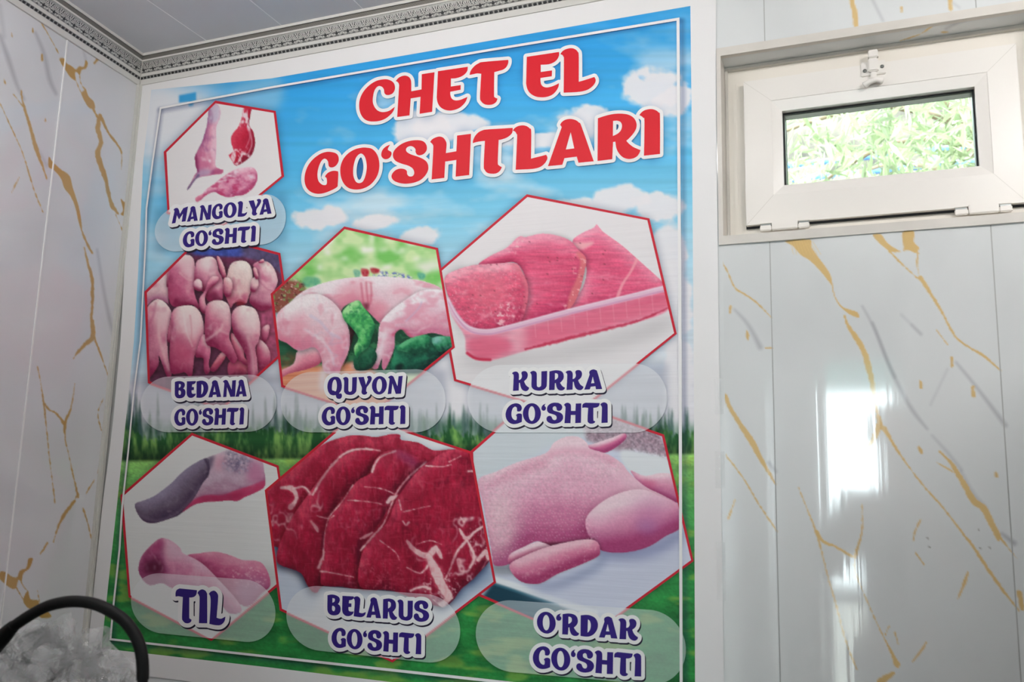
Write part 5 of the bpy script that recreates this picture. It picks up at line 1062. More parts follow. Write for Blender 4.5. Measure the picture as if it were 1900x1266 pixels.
for i, q in enumerate(((1215,162,58,38),(1250,190,40,28),(1085,222,46,30),(780,240,50,36),(830,235,70,24),(930,255,40,20),(1010,262,60,14),(1150,372,60,26),(1220,385,50,30),(1060,385,50,18),(700,412,40,14),(780,438,40,18),(590,405,50,22),(1245,560,40,90),(1240,480,34,60),(880,725,70,60),(835,660,60,70),(1260,700,30,80),(480,300,20,12))): cloud(*q, seed=i)
BG.a += (np.array([238, 237, 240]) / 255 - BG.a) * (np.exp(-(((GX - 330) / 120) ** 2 + ((GY - 215) / 62) ** 2) ** 1.5) * .96)[..., None]
BG.a += (np.array([236, 238, 242]) / 255 - BG.a) * (np.exp(-(((GX - 290) / 48) ** 2 + ((GY - 225) / 100) ** 2) ** 1.5) * .95)[..., None]
BG.a += (np.array([160, 214, 238]) / 255 - BG.a) * (st_(GX, 320, 255) * st_(GY, 280, 330) * st_(GY, 720, 640) * .8)[..., None]
BG.fill([(334,178),(366,172),(366,188),(334,192)], (52,164,226), .95, 1, smooth=False); BG.fill([(352,190),(362,189),(360,198),(352,199)], (70,176,228), .8, 1, smooth=False)
BG.fill([(440,160),(520,145),(520,200),(470,215),(430,200)], (150,206,236), .7, 8)
# trees
def tree(x, top, base, w, col, seed):
    rs = np.random.default_rng(seed); n = 9; pts = [(x, top)]
    for k in range(1, n): pts.append((x + w * (k / n) ** .8 * (.5 + rs.random() * .6), top + (base - top) * k / n))
    pts += [(x + w * .8, base), (x - w * .8, base)]
    for k in range(n - 1, 0, -1): pts.append((x - w * (k / n) ** .8 * (.5 + rs.random() * .6), top + (base - top) * k / n))
    BG.fill(pts, col, .92, .8, smooth=False, nz=.15, ns=(4, 9), seed=seed)
rs = np.random.default_rng(8)
BG.fill([(180,790),(400,782),(700,778),(1310,792),(1310,880),(180,880)], (44,104,66), .9, 9, smooth=False, nz=.35, ns=(8, 30), seed=4)
for k in range(120):
    x = rs.uniform(185, 1305); e = rs.random(); lift = 44 if x < 560 else (20 if x < 1200 else 14)
    tree(x, 762 - lift * e, 856, rs.uniform(5, 11), (62 + 34 * e, 100 + 22 * e, 94 + 22 * e), k)
for k in range(40):
    x = rs.uniform(185, 1305); e = rs.random(); lift = 26 if x < 560 else 10
    tree(x, 772 - lift * e, 858, rs.uniform(6, 12), (26 + 16 * e, 70 + 26 * e, 46 + 8 * e), 200 + k)
ht = 800 - 34 * (vnoise(1, BG.w, 30, 1, 71, 4)[0] - .45)
tx = vnoise(BG.h, BG.w, 9, 34, 72, 3)[..., None]; ty = vnoise(BG.h, BG.w, 3, 10, 73, 2)[..., None]
fc = (np.array([36, 92, 48]) + (np.array([134, 186, 96]) - np.array([36, 92, 48])) * np.clip((tx - .35) * 2.4 + (ty - .5) * .9, 0, 1)) / 255
fc = fc * (1 - .45 * st_(GY, 815, 856))[..., None]
fa = np.clip((GY - ht[None] - (ty[..., 0] - .5) * 26) / 7, 0, 1)[..., None]
BG.a = BG.a * (1 - fa) + fc * fa
gm = np.clip((GY - 852 - (GX - 240) * -.012) / 6, 0, 1)[..., None]
gr = ramp(GY, [(850, (150,206,110)), (880, (128,196,104)), (950, (84,172,92)), (1060, (52,148,74)), (1200, (44,138,66)), (1340, (40,130,62))])
gr = gr * (1 + (vnoise(BG.h, BG.w, 40, 16, 111, 4) - .5) * .45 + (vnoise(BG.h, BG.w, 3, 2.2, 112, 2) - .5) * .28)[..., None]
gr += (np.array([168, 196, 80]) / 255 - gr) * (np.clip((vnoise(BG.h, BG.w, 60, 20, 113, 3) - .58) * 4, 0, .55))[..., None]
BG.a = BG.a * (1 - gm) + gr * gm
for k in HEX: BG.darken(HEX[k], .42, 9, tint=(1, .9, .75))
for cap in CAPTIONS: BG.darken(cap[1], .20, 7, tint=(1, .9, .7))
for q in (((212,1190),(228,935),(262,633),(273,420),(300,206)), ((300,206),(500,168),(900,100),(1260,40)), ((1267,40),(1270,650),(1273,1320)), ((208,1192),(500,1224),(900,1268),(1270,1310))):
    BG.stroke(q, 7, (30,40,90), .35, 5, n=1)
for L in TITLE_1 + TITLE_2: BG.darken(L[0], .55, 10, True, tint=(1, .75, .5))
BG.a = np.clip(BG.a, 0, 1)

VINYL_RIBS = ((3.0, 3.0, 90.0), 1.0, 0.0009, 0)
m_sheet = mat('white_vinyl', rgb(240, 239, 239), .5, spec=.25, bump=.05, bscale=9)
m_print = mat_vcol('vinyl_print', .5, .22, ribs=VINYL_RIBS)
m_photo = mat_vcol('vinyl_photo_print', .5, .22, ribs=VINYL_RIBS)
m_red = mat('red_ink', rgb(226, 34, 48), .5, spec=.22); m_hexred = mat('red_border_ink', rgb(205, 40, 58), .5, spec=.22)
m_white = mat('white_ink', rgb(244, 243, 243), .5, spec=.22); m_navy = mat('navy_ink', rgb(52, 32, 124), .5, spec=.22); m_dark = mat('black_ink', rgb(34, 28, 52), .5, spec=.22)
m_pill = mat_vcol('pale_caption_print', .5, .22, ribs=VINYL_RIBS)

SHEET_Y = -0.0035
poster = empty('poster', tuple(onY(700, 1260)))
poster.location = (float(onY(700, 1260)[0]), 0, 1.05)
tag(poster, 'large butcher shop poster with meat photos and red title over sky and meadow', 'poster')
def patch(name, x0, y0, x1, y1, step, inside, cv, y, m, parent):
    gx, gy = np.arange(x0, x1 + step, step), np.arange(y0, y1 + step, step)
    X, Y = np.meshgrid(gx, gy); Pw = onY(X, Y, 0.0); Pw[..., 1] = y
    cx, cy = np.meshgrid(gx[:-1] + step / 2, gy[:-1] + step / 2)
    keep = inside(cx, cy)
    return gridmesh(name, Pw, cv.sample(X, Y), keep, m, parent)
def in_poly(poly):
    def f(X, Y):
        r = np.zeros(X.shape, bool); n = len(poly)
        for i in range(n):
            (xa, ya), (xb, yb) = poly[i], poly[(i + 1) % n]
            if ya != yb: r ^= ((Y >= min(ya, yb)) & (Y < max(ya, yb))) & (X < xa + (Y - ya) / (yb - ya) * (xb - xa))
        return r
    return f
SHEET = [(266,158),(257,215),(248,300),(240,400),(234,484),(226,633),(213,780),(193,933),(180,1060),(168,1178),(166,1243),(255,1252),(500,1283),(900,1336),(1346,1396),(1344,1266),(1340,1000),(1334,600),(1329,180),(1329,-45),(800,52)]
flat('vinyl_sheet', [SHEET], SHEET_Y, m_sheet, poster)
PRINT = [(283,168),(268,300),(259,500),(251,633),(236,780),(220,933),(205,1070),(190.8,1203),(500,1238),(900,1286),(1291,1334),(1290.5,1266),(1288,700),(1285,300),(1281.6,13),(900,79),(505,147)]
cc_ = np.mean(PRINT, 0)
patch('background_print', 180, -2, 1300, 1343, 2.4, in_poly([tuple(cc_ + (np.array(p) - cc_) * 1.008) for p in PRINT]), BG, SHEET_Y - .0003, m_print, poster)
flat('white_margin', [SHEET, PRINT], SHEET_Y - .0005, m_sheet, poster)
NICE = {'mangolya': 'legs of lamb on white', 'bedana': 'rows of plucked quails in a tray', 'quyon': 'skinned rabbit lying on green lettuce', 'kurka': 'pink turkey steaks in a clear tray', 'til': 'dark beef tongue on white', 'belarus': 'dark red beef slices on a plate', 'ordak': 'plucked duck on a white plate'}
for k, (key, lay) in enumerate((('mangolya', 1), ('bedana', 1), ('ordak', 1), ('til', 1), ('kurka', 2), ('quyon', 3), ('belarus', 3))):
    hx_ = HEX[key]; y = SHEET_Y - .0005 - .0004 * lay
    ph = patch('meat_photo', *hexbox(key, 2), 1.5, in_poly(hx_), PHOTO[key], y, m_photo, poster)
    tag(ph, NICE[key])
    cc = np.mean(hx_, 0); rr = [tuple(np.array(p) + (cc - p) / np.linalg.norm(cc - p) * 4.2) for p in hx_]
    oo = [tuple(np.array(p) - (cc - p) / np.linalg.norm(cc - p) * 1.0) for p in hx_]
    flat('photo_border', [oo, rr], y - .0001, m_hexred, ph)
# everything under the pale caption panels, for their see-through print
COMP = Canvas(180, -30, 1310, 1345); COMP.a = BG.a.copy()
for key in ('mangolya', 'bedana', 'ordak', 'til', 'kurka', 'quyon', 'belarus'):
    bx, m = COMP.mask(HEX[key], 0, False); c_ = PHOTO[key]
    gx, gy = np.meshgrid(np.arange(bx[0], bx[2]) + COMP.x0 + .5, np.arange(bx[1], bx[3]) + COMP.y0 + .5)
    X_ = np.clip((gx - c_.x0).astype(int), 0, c_.w - 1); Y_ = np.clip((gy - c_.y0).astype(int), 0, c_.h - 1)
    COMP.put(bx, m, c_.a[Y_, X_]); COMP.stroke(HEX[key] + HEX[key][:1], 4, (205, 40, 58), 1, .8, n=1)
COMP.a = COMP.a * .46 + np.array([240, 242, 244]) / 255 * .54
def pill(q, y):
    TL, TR, BR, BL = (np.array(p, float) for p in q)
    Wd = (np.linalg.norm(TR - TL) + np.linalg.norm(BR - BL)) / 2; Hh = (np.linalg.norm(BL - TL) + np.linalg.norm(BR - TR)) / 2
    r = Hh / 2 / Wd
    th = np.linspace(0, math.pi, int(Hh / 1.6)); v = (1 - np.cos(th)) / 2
    s = np.linspace(0, 1, int(Wd / 1.8))
    half = r * np.sqrt(np.clip(1 - (2 * v - 1) ** 2, 0, 1))
    u = (r - half)[:, None] + s[None] * (1 - 2 * r + 2 * half)[:, None]; v = np.repeat(v[:, None], len(s), 1)
    p = (TL * (1 - u[..., None]) + TR * u[..., None]) * (1 - v[..., None]) + (BL * (1 - u[..., None]) + BR * u[..., None]) * v[..., None]
    Pw = onY(p[..., 0], p[..., 1], 0.0); Pw[..., 1] = y
    return gridmesh('caption_panel', Pw, COMP.sample(p[..., 0], p[..., 1]), np.ones((p.shape[0] - 1, p.shape[1] - 1), bool), m_pill, poster)
PY = SHEET_Y - .0021
def lettering(lines, margin, ink, shadow, parent, yb, name):
    g = [L for t in lines for L in t]
    for t in lines:
        o = outline(t, margin)
        if shadow: flat('caption_shadow', [[(x + shadow[0], y + shadow[1]) for x, y in l] for l in o], yb, m_dark, parent)
        flat('lettering_outline', o, yb - .0002, m_white, parent)
        V = [flat_l for flat_l in t]
        for L in V: flat('letter', [catmull(l, True, 5) for l in L], yb - .0004, ink, parent)
    return g
for key, quad, lines in CAPTIONS:
    pl = pill(quad, PY)
    lettering([word(*l) for l in lines], 8.0 if key == 'til' else 6.9, m_navy, (1.8, 3.0), pl, PY - .0003, key)
ttl = flat('title_backing', outline(TITLE_1, 6.3), PY - .0003, m_white, poster)
for L in TITLE_1: flat('letter', [catmull(l, True, 5) for l in L], PY - .0006, m_red, ttl)
ttl = flat('title_backing', outline(TITLE_2, 6.3), PY - .0004, m_white, poster)
for L in TITLE_2: flat('letter', [catmull(l, True, 5) for l in L], PY - .0007, m_red, ttl)
fo = [(300,201),(285.5,300),(274,387),(272,458),(269,518),(263,633),(251,726),(240.5,837),(229,940),(224,1020),(213,1122),(207,1187.5),(500,1220),(900,1264),(1268.5,1306),(1268,1266),(1266,650),(1262,35.5),(900,95),(500,163.5)]
fi = [(303,204),(288.5,301),(277,388),(275,459),(272,519),(266,633),(254,726),(243.5,837),(232.5,940),(227.5,1020),(216.5,1122),(211,1184),(500,1215.5),(900,1258.5),(1262.5,1299),(1262.5,1266),(1260,650),(1256.5,41.5),(900,99.5),(500,167.5)]
flat('frame_line', [fo, fi], PY - .0009, m_white, poster)

# clear tape along the right edge of the sheet
m_tape = bpy.data.materials.new('clear_tape'); m_tape.use_nodes = True
nt = m_tape.node_tree; b_ = nt.nodes['Principled BSDF']; b_.inputs['Base Color'].default_value = rgb(240, 242, 242); b_.inputs['Roughness'].default_value = .08; b_.inputs['Specular IOR Level'].default_value = 1.0
t_ = nt.nodes.new('ShaderNodeBsdfTransparent'); x_ = nt.nodes.new('ShaderNodeMixShader'); x_.inputs[0].default_value = .13
n_ = nt.nodes.new('ShaderNodeTexNoise'); n_.inputs['Scale'].default_value = 160; bp_ = nt.nodes.new('ShaderNodeBump'); bp_.inputs['Distance'].default_value = .002; bp_.inputs['Strength'].default_value = .8
g_ = nt.nodes.new('ShaderNodeNewGeometry'); nt.links.new(g_.outputs['Position'], n_.inputs['Vector']); nt.links.new(n_.outputs['Fac'], bp_.inputs['Height']); nt.links.new(bp_.outputs[0], b_.inputs['Normal'])
nt.links.new(t_.outputs[0], x_.inputs[1]); nt.links.new(b_.outputs[0], x_.inputs[2]); nt.links.new(x_.outputs[0], nt.nodes['Material Output'].inputs[0])
for (x0, y0, x1, y1) in ((1327, 703, 1344, 769), (1328, 838, 1346, 906), (1330, 1006, 1348, 1114)):
    A, B = onY(x0, y0), onY(x1, y1)
    n = 10; V, F = [], []
    for k in range(n + 1):
        z = A[2] + (B[2] - A[2]) * k / n
        for u in (0, .5, 1): V.append((A[0] + (B[0] - A[0]) * u, SHEET_Y - .0012 - .0006 * ((k * 7) % 3) * (u == .5), z))
    for k in range(n):
        for u in (0, 1): F.append((k * 3 + u, k * 3 + 3 + u, k * 3 + 4 + u, k * 3 + 1 + u))
    mesh('tape_strip', V, F, m_tape, poster, True)

# ------------------------------------------------------------------ other openings of the room
m_alu = mat('white_aluminium', rgb(228, 230, 230), .35)
d1 = empty('door_1', ((FD[0] + FD[1]) / 2, ROOM_F, 0)); tag(d1, kind='structure')
yf = (ROOM_F - .10, ROOM_F - .04)
boxes('door_frame', [(FD[0], FD[0] + .06, *yf, 0, FD[3]), (FD[1] - .06, FD[1], *yf, 0, FD[3]), (FD[0] + .06, FD[1] - .06, *yf, FD[3] - .04, FD[3])], m_alu, d1)
for a, b in ((FD[0] + .06, FD[1] - .06),):
    boxes('door_rail', [(a, b, *yf, .0, .12), (a, b, *yf, .92, 1.0)], m_alu, d1)
    for z, z2 in ((.12, .92), (1.0, FD[3] - .04)): boxes('pane', [(a, b, ROOM_F - .072, ROOM_F - .068, z, z2)], m_glass, d1)
# tube lamp under the ceiling
def tube_mat(name, e):
    m = bpy.data.materials.new(name); m.use_nodes = True; nt = m.node_tree; n = nt.nodes.new('ShaderNodeEmission')
    n.inputs[0].default_value = (1.0, .955, .93, 1); n.inputs[1].default_value = e; nt.links.new(n.outputs[0], nt.nodes['Material Output'].inputs[0]); return m
for LP, le, lb in ((LAMP, LAMP_E, 'long white tube lamp under the grey ceiling above the poster'), (FILL_LAMP, FILL_LAMP_E, 'short bright tube lamp added under the ceiling to brighten the window side')):
    m_tube = tube_mat('lit_tube', le)
    lmp = empty('tube_lamp', ((LP[0] + LP[1]) / 2, LP[2], CEIL_Z)); tag(lmp, lb, 'lamp')
    boxes('lamp_housing', [(LP[0] - .04, LP[1] + .04, LP[2] - .03, LP[2] + .03, LP[3] + .034, CEIL_Z)], m_alu, lmp, .004)
    tube('lamp_tube', [(LP[0], LP[2], LP[3]), (LP[1], LP[2], LP[3])], .034, m_tube, lmp, seg=16, sub=1)
    for x in (LP[0] - .012, LP[1] + .012): boxes('lamp_socket', [(x - .012, x + .012, LP[2] - .036, LP[2] + .036, LP[3] - .036, LP[3] + .036)], m_alu, lmp)

# ------------------------------------------------------------------ outside
m_pave = mat('pale_paving', rgb(150, 146, 138), .8, noise=.2, nscale=4)
grd = boxes('ground', [(-14, 14, .14, 16, -.2, -.08), (-14, 14, -16, ROOM_F - .14, -.2, -.08), (ROOM_R + .12, 14, ROOM_F - .14, .14, -.2, -.08)], m_pave); tag(grd, kind='structure')
m_teal = mat('turquoise_awning_cloth', rgb(70, 170, 160), .7)
aw = empty('awning', (.3, ROOM_F - .8, 2.0)); tag(aw, 'turquoise cloth awning hanging outside the glazed shop front', 'awning')
mesh('awning_cloth', [(-1.2, ROOM_F - .18, 2.72), (1.9, ROOM_F - .18, 2.72), (1.9, ROOM_F - 1.1, 2.44), (-1.2, ROOM_F - 1.1, 2.44)], [(0, 1, 2, 3)], m_teal, aw)
mesh('awning_valance', [(-1.2, ROOM_F - 1.1, 2.44), (1.9, ROOM_F - 1.1, 2.44), (1.9, ROOM_F - 1.11, 2.2), (-1.2, ROOM_F - 1.11, 2.2)], [(0, 1, 2, 3)], m_teal, aw)
for x in (-1.1, 1.8): tube('awning_arm', [(x, ROOM_F - .15, 2.3), (x, ROOM_F - 1.09, 2.43)], .012, m_alu, aw, sub=1)
# pale wall and blue rails behind the tree
m_bg = mat('sunlit_plaster', rgb(96, 84, 76), .9, noise=.75, nscale=8)
yw = 5.3
gw = boxes('garden_wall', [(-3.5, 4.5, yw, yw + .2, -.08, 4.45)], m_bg); tag(gw, 'sunlit beige garden wall seen through the small window behind the tree', 'wall')
m_blue = mat('blue_paint', rgb(48, 86, 142), .5)
fence = empty('blue_railing', (0, 4.5, 0)); tag(fence, 'blue painted metal railing behind the tree outside the small window', 'railing')
yr = 4.5
for (pa, pb) in (((1462, 309), (1760, 274)), ((1462, 340), (1722, 302))):
    A, B = onY(*pa, yr), onY(*pb, yr); zc = (A[2] + B[2]) / 2; ztop_ = zc if pa[1] == 309 else ztop_
    tube('rail', [(-2.5, yr, zc), (3.5, yr, zc)], .019, m_blue, fence, sub=1)
for k in range(5): tube('post', [(-2.4 + k * 1.45, yr, -.08), (-2.4 + k * 1.45, yr, ztop_ + .06)], .025, m_blue, fence, sub=1)
# tree with long narrow leaves
m_bark = mat('grey_bark', rgb(120, 98, 80), .85, noise=.3, nscale=9)
m_leaf = mat('willow_leaf', rgb(104, 112, 82), .5); m_leaf2 = mat('young_leaf', rgb(130, 136, 104), .5)
for mm in (m_leaf, m_leaf2):
    b_ = mm.node_tree.nodes['Principled BSDF']
    tl = mm.node_tree.nodes.new('ShaderNodeBsdfTranslucent'); tl.inputs[0].default_value = tuple(1.15 * x for x in b_.inputs['Base Color'].default_value[:3]) + (1,)
    ms = mm.node_tree.nodes.new('ShaderNodeMixShader'); ms.inputs[0].default_value = .45
    mm.node_tree.links.new(b_.outputs[0], ms.inputs[1]); mm.node_tree.links.new(tl.outputs[0], ms.inputs[2]); mm.node_tree.links.new(ms.outputs[0], mm.node_tree.nodes['Material Output'].inputs[0])
tre = empty('garden_tree', (.2, 2.6, -.08)); tag(tre, 'leafy tree with long narrow pale leaves outside the small window', 'tree')
rs = np.random.default_rng(21)
tube('trunk', [(.75, 2.9, -.08), (.78, 2.85, 1.0), (.7, 2.8, 2.0), (.66, 2.77, 3.4)], [.1, .085, .07, .05], m_bark, tre)
tips = []
for k in range(16):
    a = rs.uniform(0, 2 * math.pi); L_ = rs.uniform(.9, 1.7); z0 = rs.uniform(2.2, 3.3)
    e = np.array([math.cos(a), math.sin(a) * .6, rs.uniform(-.1, .5)])
    p0 = np.array([.68, 2.78, z0]); p1 = p0 + e * L_ * .5 + (0, 0, .15); p2 = p0 + e * L_ + (0, 0, -.05)
    tube('branch', [p0, p1, p2], [.022, .014, .005], m_bark, tre, seg=6); tips += [(p0 * (1 - t) + p2 * t) for t in (.3, .5, .7, .85, 1.0)]
for q in ((-.3, 2.5, 2.95), (.05, 2.3, 3.2), (.3, 2.2, 3.0), (.45, 2.4, 2.85), (.2, 2.5, 3.35), (-.4, 2.6, 3.25), (.55, 2.3, 3.15), (.0, 2.5, 3.05)): tips += [np.array(q)] * 4
for mi, (mm, nm) in enumerate(((m_leaf, 'leaves'), (m_leaf2, 'young_leaves'))):
    V, F = [], []
    for k in range(1900):
        c0_ = tips[rs.integers(len(tips))] + rs.normal(0, .2, 3)
        d = rs.normal(0, 1, 3) + (0, 0, -.5); d /= np.linalg.norm(d); s = np.cross(d, rs.normal(0, 1, 3)); s /= np.linalg.norm(s); n_ = np.cross(d, s)
        L_ = rs.uniform(.07, .15); w_ = L_ * .085; i = len(V)
        V += [c0_, c0_ + d * L_ * .4 + s * w_, c0_ + d * L_ - n_ * L_ * .12, c0_ + d * L_ * .4 - s * w_, c0_ + d * L_ * .45 - n_ * w_ * .5]
        F += [(i, i + 1, i + 4), (i + 1, i + 2, i + 4), (i + 2, i + 3, i + 4), (i + 3, i, i + 4)]
    tag(mesh(nm, V, F, mm, tre), kind='stuff')

# ------------------------------------------------------------------ counter, basket and plastic bag in the lower left corner
m_ctop = mat('steel_counter', rgb(120, 122, 122), .35, metal=.6)
ctr = empty('shop_counter', (-.95, -.8, 0)); tag(ctr, 'steel topped counter below the poster, under the basket with the black hoop', 'counter')
boxes('counter_top', [(-1.35, -.55, -1.1, -.35, .86, .90)], m_ctop, ctr, .004); boxes('cabinet', [(-1.32, -.58, -1.07, -.38, .0, .86)], mat('counter_cabinet', rgb(150, 150, 148), .5), ctr)
m_rub = mat('black_rubber', rgb(11, 12, 12), .6, spec=.25, bump=.1, bscale=120); m_bask = mat('black_basket_plastic', rgb(28, 28, 30), .5)
YH = -.72
H_ = crop(0, 1080, 6.333)
hp = [onY(q[0], q[1], YH) for q in H_((150,530),(350,395),(550,290),(750,240),(925,232),(1100,258),(1275,330),(1450,445),(1560,580),(1630,720),(1668,880),(1678,1050),(1674,1150))]
rH = float(np.linalg.norm(onY(108, 1117, YH) - onY(100, 1117, YH)))
bx_ = empty('carrying_basket', (float(onY(130, 1200, YH)[0]), YH, .90))
tag(bx_, 'black basket with a tall black rubber covered hoop handle at the lower left', 'basket')
tube('hoop_handle', hp, rH, m_rub, bx_, seg=14)
zr = 1.06
sp = [onY(q[0], q[1], YH) for q in H_((170,512),(70,612),(-60,760),(-200,960))]
sp.append(sp[-1] + np.array([-.012, 0, -.05])); sp.append(np.array([sp[-1][0], YH, zr]))
tube('handle_sleeve', sp, [rH * 1.05, rH * 1.45, rH * 1.45, rH * 1.4, rH * 1.4], m_rub, bx_, seg=14)
e_ = hp[-1]; tube('handle_sleeve', [e_ + (0, 0, .004), e_ + (.001, 0, -.03), np.array([e_[0] + .002, YH, zr])], rH * .86, m_rub, bx_, seg=14, sub=2)
xl, xr = sp[-1][0] - .012, e_[0] + .014
def basket_shell():
    v, f = [], []
    for (ins, z) in ((0, zr), (.02, .905), (.026, .905), (.006, zr)):
        x0, x1, y0, y1 = xl + ins, xr - ins, YH - .10 + ins, YH + .10 - ins; v += [(x0, y0, z), (x1, y0, z), (x1, y1, z), (x0, y1, z)]
    for r in range(3):
        for k in range(4): f.append((r * 4 + k, r * 4 + (k + 1) % 4, r * 4 + 4 + (k + 1) % 4, r * 4 + 4 + k))
    for k in range(4): f.append((12 + k, 12 + (k + 1) % 4, (k + 1) % 4, k))
    f.append((4, 7, 6, 5)); return v, f
mesh('basket_body', *basket_shell(), m_bask, bx_)
boxes('basket_rim', [(xl - .006, xr + .006, YH - .106, YH - .094, zr - .012, zr + .004), (xl - .006, xr + .006, YH + .094, YH + .106, zr - .012, zr + .004), (xl - .006, xl + .006, YH - .094, YH + .094, zr - .012, zr + .004), (xr - .006, xr + .006, YH - .094, YH + .094, zr - .012, zr + .004)], m_bask, bx_)
# crumpled clear bag behind the basket
m_bag = bpy.data.materials.new('clear_polythene'); m_bag.use_nodes = True
nt = m_bag.node_tree; b_ = nt.nodes['Principled BSDF']; b_.inputs['Base Color'].default_value = rgb(222, 226, 226); b_.inputs['Roughness'].default_value = .12; b_.inputs['Specular IOR Level'].default_value = .9
t_ = nt.nodes.new('ShaderNodeBsdfTransparent'); x_ = nt.nodes.new('ShaderNodeMixShader'); x_.inputs[0].default_value = .17
nt.links.new(t_.outputs[0], x_.inputs[1]); nt.links.new(b_.outputs[0], x_.inputs[2]); nt.links.new(x_.outputs[0], nt.nodes['Material Output'].inputs[0])
YBAG = -.50
BXL, BXR = float(onY(-70, 1230, YBAG)[0]), float(onY(262, 1266, YBAG)[0])
def bag(seed=4):
    rs = np.random.default_rng(seed)
    n, mN = 150, 90
    cx = (BXL + BXR) / 2; zb = 1.04; ztop = float(onY(70, 1172, YBAG)[2]); rx, ry = (BXR - BXL) / 2, .075
    k, j = np.meshgrid(np.arange(n), np.arange(mN + 1)); a = 2 * math.pi * k / n; w = j / mN; q = np.clip((w - .3) / .7, 0, 1)
    r = np.where(w < .3, 1.0, np.cos(q * math.pi / 2) ** .7); z = np.where(w < .3, .902 + (zb - .902) * w / .3, zb + (ztop - zb) * np.sin(q * math.pi / 2))
    P3 = np.stack([cx + r * np.cos(a) * rx, YBAG + r * np.sin(a) * ry, z], -1)
    amp = np.clip((w - .2) * 4, 0, 1); D = np.zeros(P3.shape)
    for i in range(34):                                    # sharp creases: folded sheets in random directions
        d = rs.normal(0, 1, 3); d /= np.linalg.norm(d); f_ = rs.uniform(14, 70); ph = rs.uniform(0, 1)
        tri = np.abs(((P3 @ d) * f_ + ph) % 1 - .5) * 2 - .5
        e = rs.normal(0, 1, 3); e /= np.linalg.norm(e)
        D += (tri * amp / f_ * .42)[..., None] * e
    P3 = P3 + D; P3[..., 2] = np.maximum(P3[..., 2], .901)
    v = P3.reshape(-1, 3); f = []
    for jj in range(mN):
        for kk in range(n): f.append((jj * n + kk, jj * n + (kk + 1) % n, (jj + 1) * n + (kk + 1) % n, (jj + 1) * n + kk))
    f.append(tuple(range(n - 1, -1, -1)))
    return v, f
bg_o = mesh('plastic_bag', *bag(), m_bag, None, False); tag(bg_o, 'crumpled clear plastic bag behind the black hoop at the lower left', 'bag')

# ------------------------------------------------------------------ tall fridges added out of view to block lamp and door light
m_frw = mat('white_enamel', rgb(205, 208, 208), .3); m_frh = mat('red_blocker_header', rgb(150, 40, 44), .4); m_frd = mat('dark_blocker_glass', rgb(30, 36, 38), .08)
for (FX0, FX1, FY0, FY1, fl) in ((.40, 1.10, -.74, -.04, 'tall white fridge added out of view to shade the marble wall right of the window'), (-1.10, -.50, -2.65, -2.05, 'tall white fridge added behind the viewer to keep door light off the left side')):
    frg = empty('blocker_fridge', ((FX0 + FX1) / 2, (FY0 + FY1) / 2, 0)); tag(frg, fl, 'fridge')
    boxes('blocker_body', [(FX0, FX1, FY0, FY1, .06, 1.86)], m_frw, frg, .012)
    boxes('blocker_plinth', [(FX0 + .03, FX1 - .03, FY0 + .03, FY1 - .03, 0, .06)], m_gask, frg)
    yd = (FY0 - .02, FY0) if FY1 > -1 else (FY1, FY1 + .02)
    boxes('blocker_door', [(FX0 + .04, FX1 - .04, *yd, .25, 1.62)], m_frd, frg, .004)
    boxes('blocker_header', [(FX0 + .02, FX1 - .02, *yd, 1.66, 1.83)], m_frh, frg)
    yh = (FY0 - .05, FY0 - .02) if FY1 > -1 else (FY1 + .02, FY1 + .05)
    boxes('door_handle', [(FX1 - .09, FX1 - .07, *yh, .8, 1.15)], m_alu, frg, .004)

# ------------------------------------------------------------------ the photographer, seen only as a reflection in the glossy panels
PX, PYY = .09, -1.95
def skinned(name, nodes, edges, m, parent, root=0, sub=2):
    me = bpy.data.meshes.new(name); me.from_pydata([tuple(n[:3]) for n in nodes], edges, [])
    o = bpy.data.objects.new(name, me); COL.objects.link(o)
    sk = o.modifiers.new('skin', 'SKIN'); sk.use_smooth_shade = True
    lay = me.skin_vertices[0] if len(me.skin_vertices) else None
    if lay is None:
        import bmesh as _b
        bm = _b.new(); bm.from_mesh(me); bm.verts.layers.skin.verify(); bm.to_mesh(me); bm.free(); lay = me.skin_vertices[0]
    for i, n in enumerate(nodes):
        lay.data[i].radius = (n[3], n[4] if len(n) > 4 else n[3]); lay.data[i].use_root = (i == root)
    ss = o.modifiers.new('sub', 'SUBSURF'); ss.levels = sub; ss.render_levels = sub
    dg = bpy.context.evaluated_depsgraph_get(); ev = o.evaluated_get(dg)
    m2 = bpy.data.meshes.new_from_object(ev); m2.name = name
    bpy.data.objects.remove(o); m2.materials.clear(); m2.materials.append(m)
    m2.polygons.foreach_set('use_smooth', [True] * len(m2.polygons))
    return link(bpy.data.objects.new(name, m2), parent)
person = empty('person', (PX, PYY, 0)); tag(person, 'person in dark shirt and trousers holding a camera, reflected in the marble panels', 'person')
m_skin = mat('skin', rgb(190, 140, 112), .5); m_shirt = mat('dark_shirt', rgb(34, 36, 44), .8, bump=.2, bscale=40); m_trou = mat('dark_trousers', rgb(38, 38, 42), .8); m_hair = mat('black_hair', rgb(22, 18, 16), .6); m_shoe = mat('black_shoe', rgb(20, 20, 20), .4)
N, E = [], []
def nd(*a): N.append(a); return len(N) - 1
def ch(*ids):
    for a, b in zip(ids[:-1], ids[1:]): E.append((a, b))
pel = nd(0, 0, .98, .13, .10); sp = nd(0, -.01, 1.16, .12, .09); chs = nd(0, -.015, 1.38, .14, .10); nb = nd(0, -.01, 1.52, .065); nk = nd(0, .005, 1.585, .052); jw = nd(0, .03, 1.66, .062, .075); hd = nd(0, .015, 1.75, .078, .095); tp = nd(0, .0, 1.83, .055, .065)
ch(pel, sp, chs, nb, nk, jw, hd, tp); ch(jw, nd(0, .105, 1.70, .012))
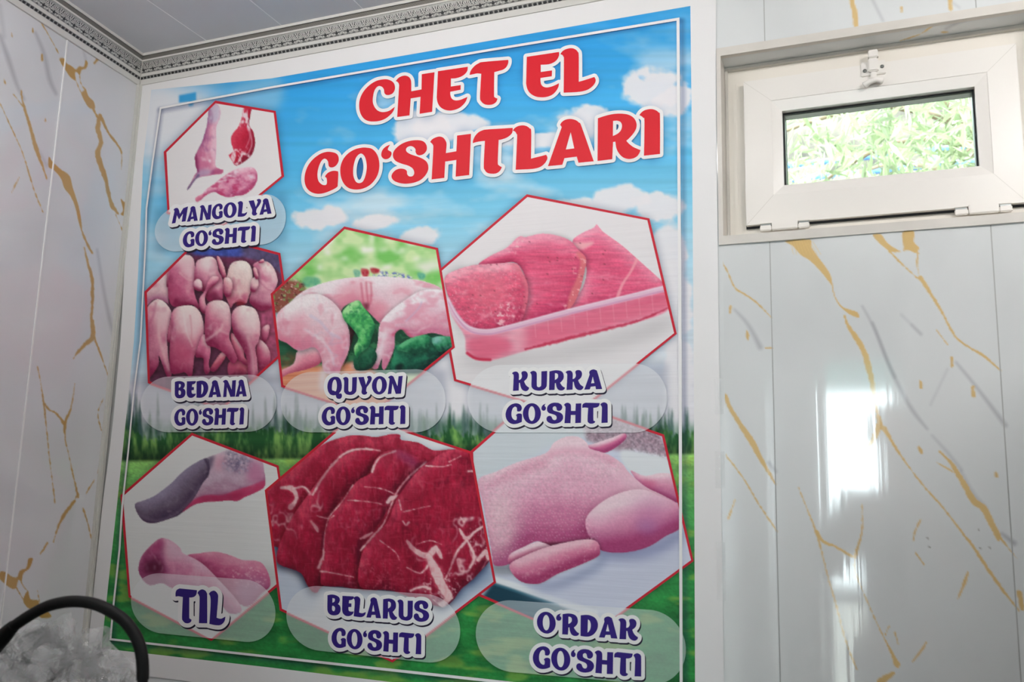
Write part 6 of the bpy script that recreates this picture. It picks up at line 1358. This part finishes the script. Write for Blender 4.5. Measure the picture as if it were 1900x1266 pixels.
for s in (-1, 1):
    sh = nd(s * .17, -.02, 1.46, .062); el = nd(s * .25, .10, 1.22, .043); wr = nd(s * .135, .215, 1.40, .027); pm = nd(s * .095, .245, 1.455, .026, .018)
    ch(chs, sh, el, wr, pm)
    for k, (dx, ln) in enumerate(((.012, .030), (.004, .034), (-.006, .032), (-.016, .026))):
        a = nd(s * (.090 - .0), .262 + .0, 1.478 - k * .017, .0085); b = nd(s * (.070), .272, 1.486 - k * .017, .008); c2 = nd(s * (.052 - ln * .2), .266, 1.488 - k * .017, .007); ch(pm, a, b, c2)
    t1 = nd(s * .088, .205, 1.478, .010); t2 = nd(s * .070, .198, 1.492, .009); ch(pm, t1, t2)
    hp_ = nd(s * .095, 0, .93, .10); kn = nd(s * .11, .02, .50, .060); an = nd(s * .11, -.02, .10, .043); to = nd(s * .12, .12, .045, .040, .03)
    ch(pel, hp_, kn, an, to); ch(hd, nd(s * .085, -.005, 1.72, .014))
skinned('body', N, E, m_skin, person)
skinned('shirt', [(0, 0, .93, .155, .125), (0, -.01, 1.16, .145, .115), (0, -.015, 1.38, .165, .125), (0, -.01, 1.50, .085)] + [q for s in (-1, 1) for q in ((s * .175, -.02, 1.455, .085), (s * .225, .055, 1.31, .068), (s * .25, .10, 1.225, .058))], [(0, 1), (1, 2), (2, 3), (2, 4), (4, 5), (5, 6), (2, 7), (7, 8), (8, 9)], m_shirt, person)
skinned('trousers', [(0, 0, .99, .15, .12)] + [q for s in (-1, 1) for q in ((s * .10, 0, .90, .115), (s * .11, .02, .50, .082), (s * .11, -.02, .11, .068))], [(0, 1), (1, 2), (2, 3), (0, 4), (4, 5), (5, 6)], m_trou, person)
skinned('hair', [(0, -.035, 1.70, .075, .07), (0, -.02, 1.78, .088, .095), (0, -.005, 1.845, .062, .075)], [(0, 1), (1, 2)], m_hair, person)
for s in (-1, 1):
    boxes('shoe', [(PX + s * .115 - .048, PX + s * .115 + .048, PYY - .08, PYY + .19, 0.0, .085)], m_shoe, person, .03)
    boxes('eye', [(PX + s * .032 - .012, PX + s * .032 + .012, PYY + .098, PYY + .106, 1.742, 1.752)], m_hair, person, .003)
    boxes('eyebrow', [(PX + s * .034 - .020, PX + s * .034 + .020, PYY + .094, PYY + .104, 1.768, 1.775)], m_hair, person, .002)
boxes('mouth', [(PX - .024, PX + .024, PYY + .094, PYY + .104, 1.655, 1.664)], mat('lips', rgb(150, 80, 76), .5), person, .002)

photo_cam = empty('photo_camera', (PX, PYY + .25, 1.43)); tag(photo_cam, 'black camera held up in front of the reflected person', 'camera')
boxes('camera_body', [(PX - .056, PX + .056, PYY + .215, PYY + .252, 1.432, 1.505)], m_gask, photo_cam, .006)
boxes('viewfinder_hump', [(PX - .022, PX + .022, PYY + .212, PYY + .258, 1.505, 1.528)], m_gask, photo_cam, .006)
tube('lens_barrel', [(PX, PYY + .255, 1.468), (PX, PYY + .30, 1.468)], .034, m_gask, photo_cam, seg=20, sub=1)
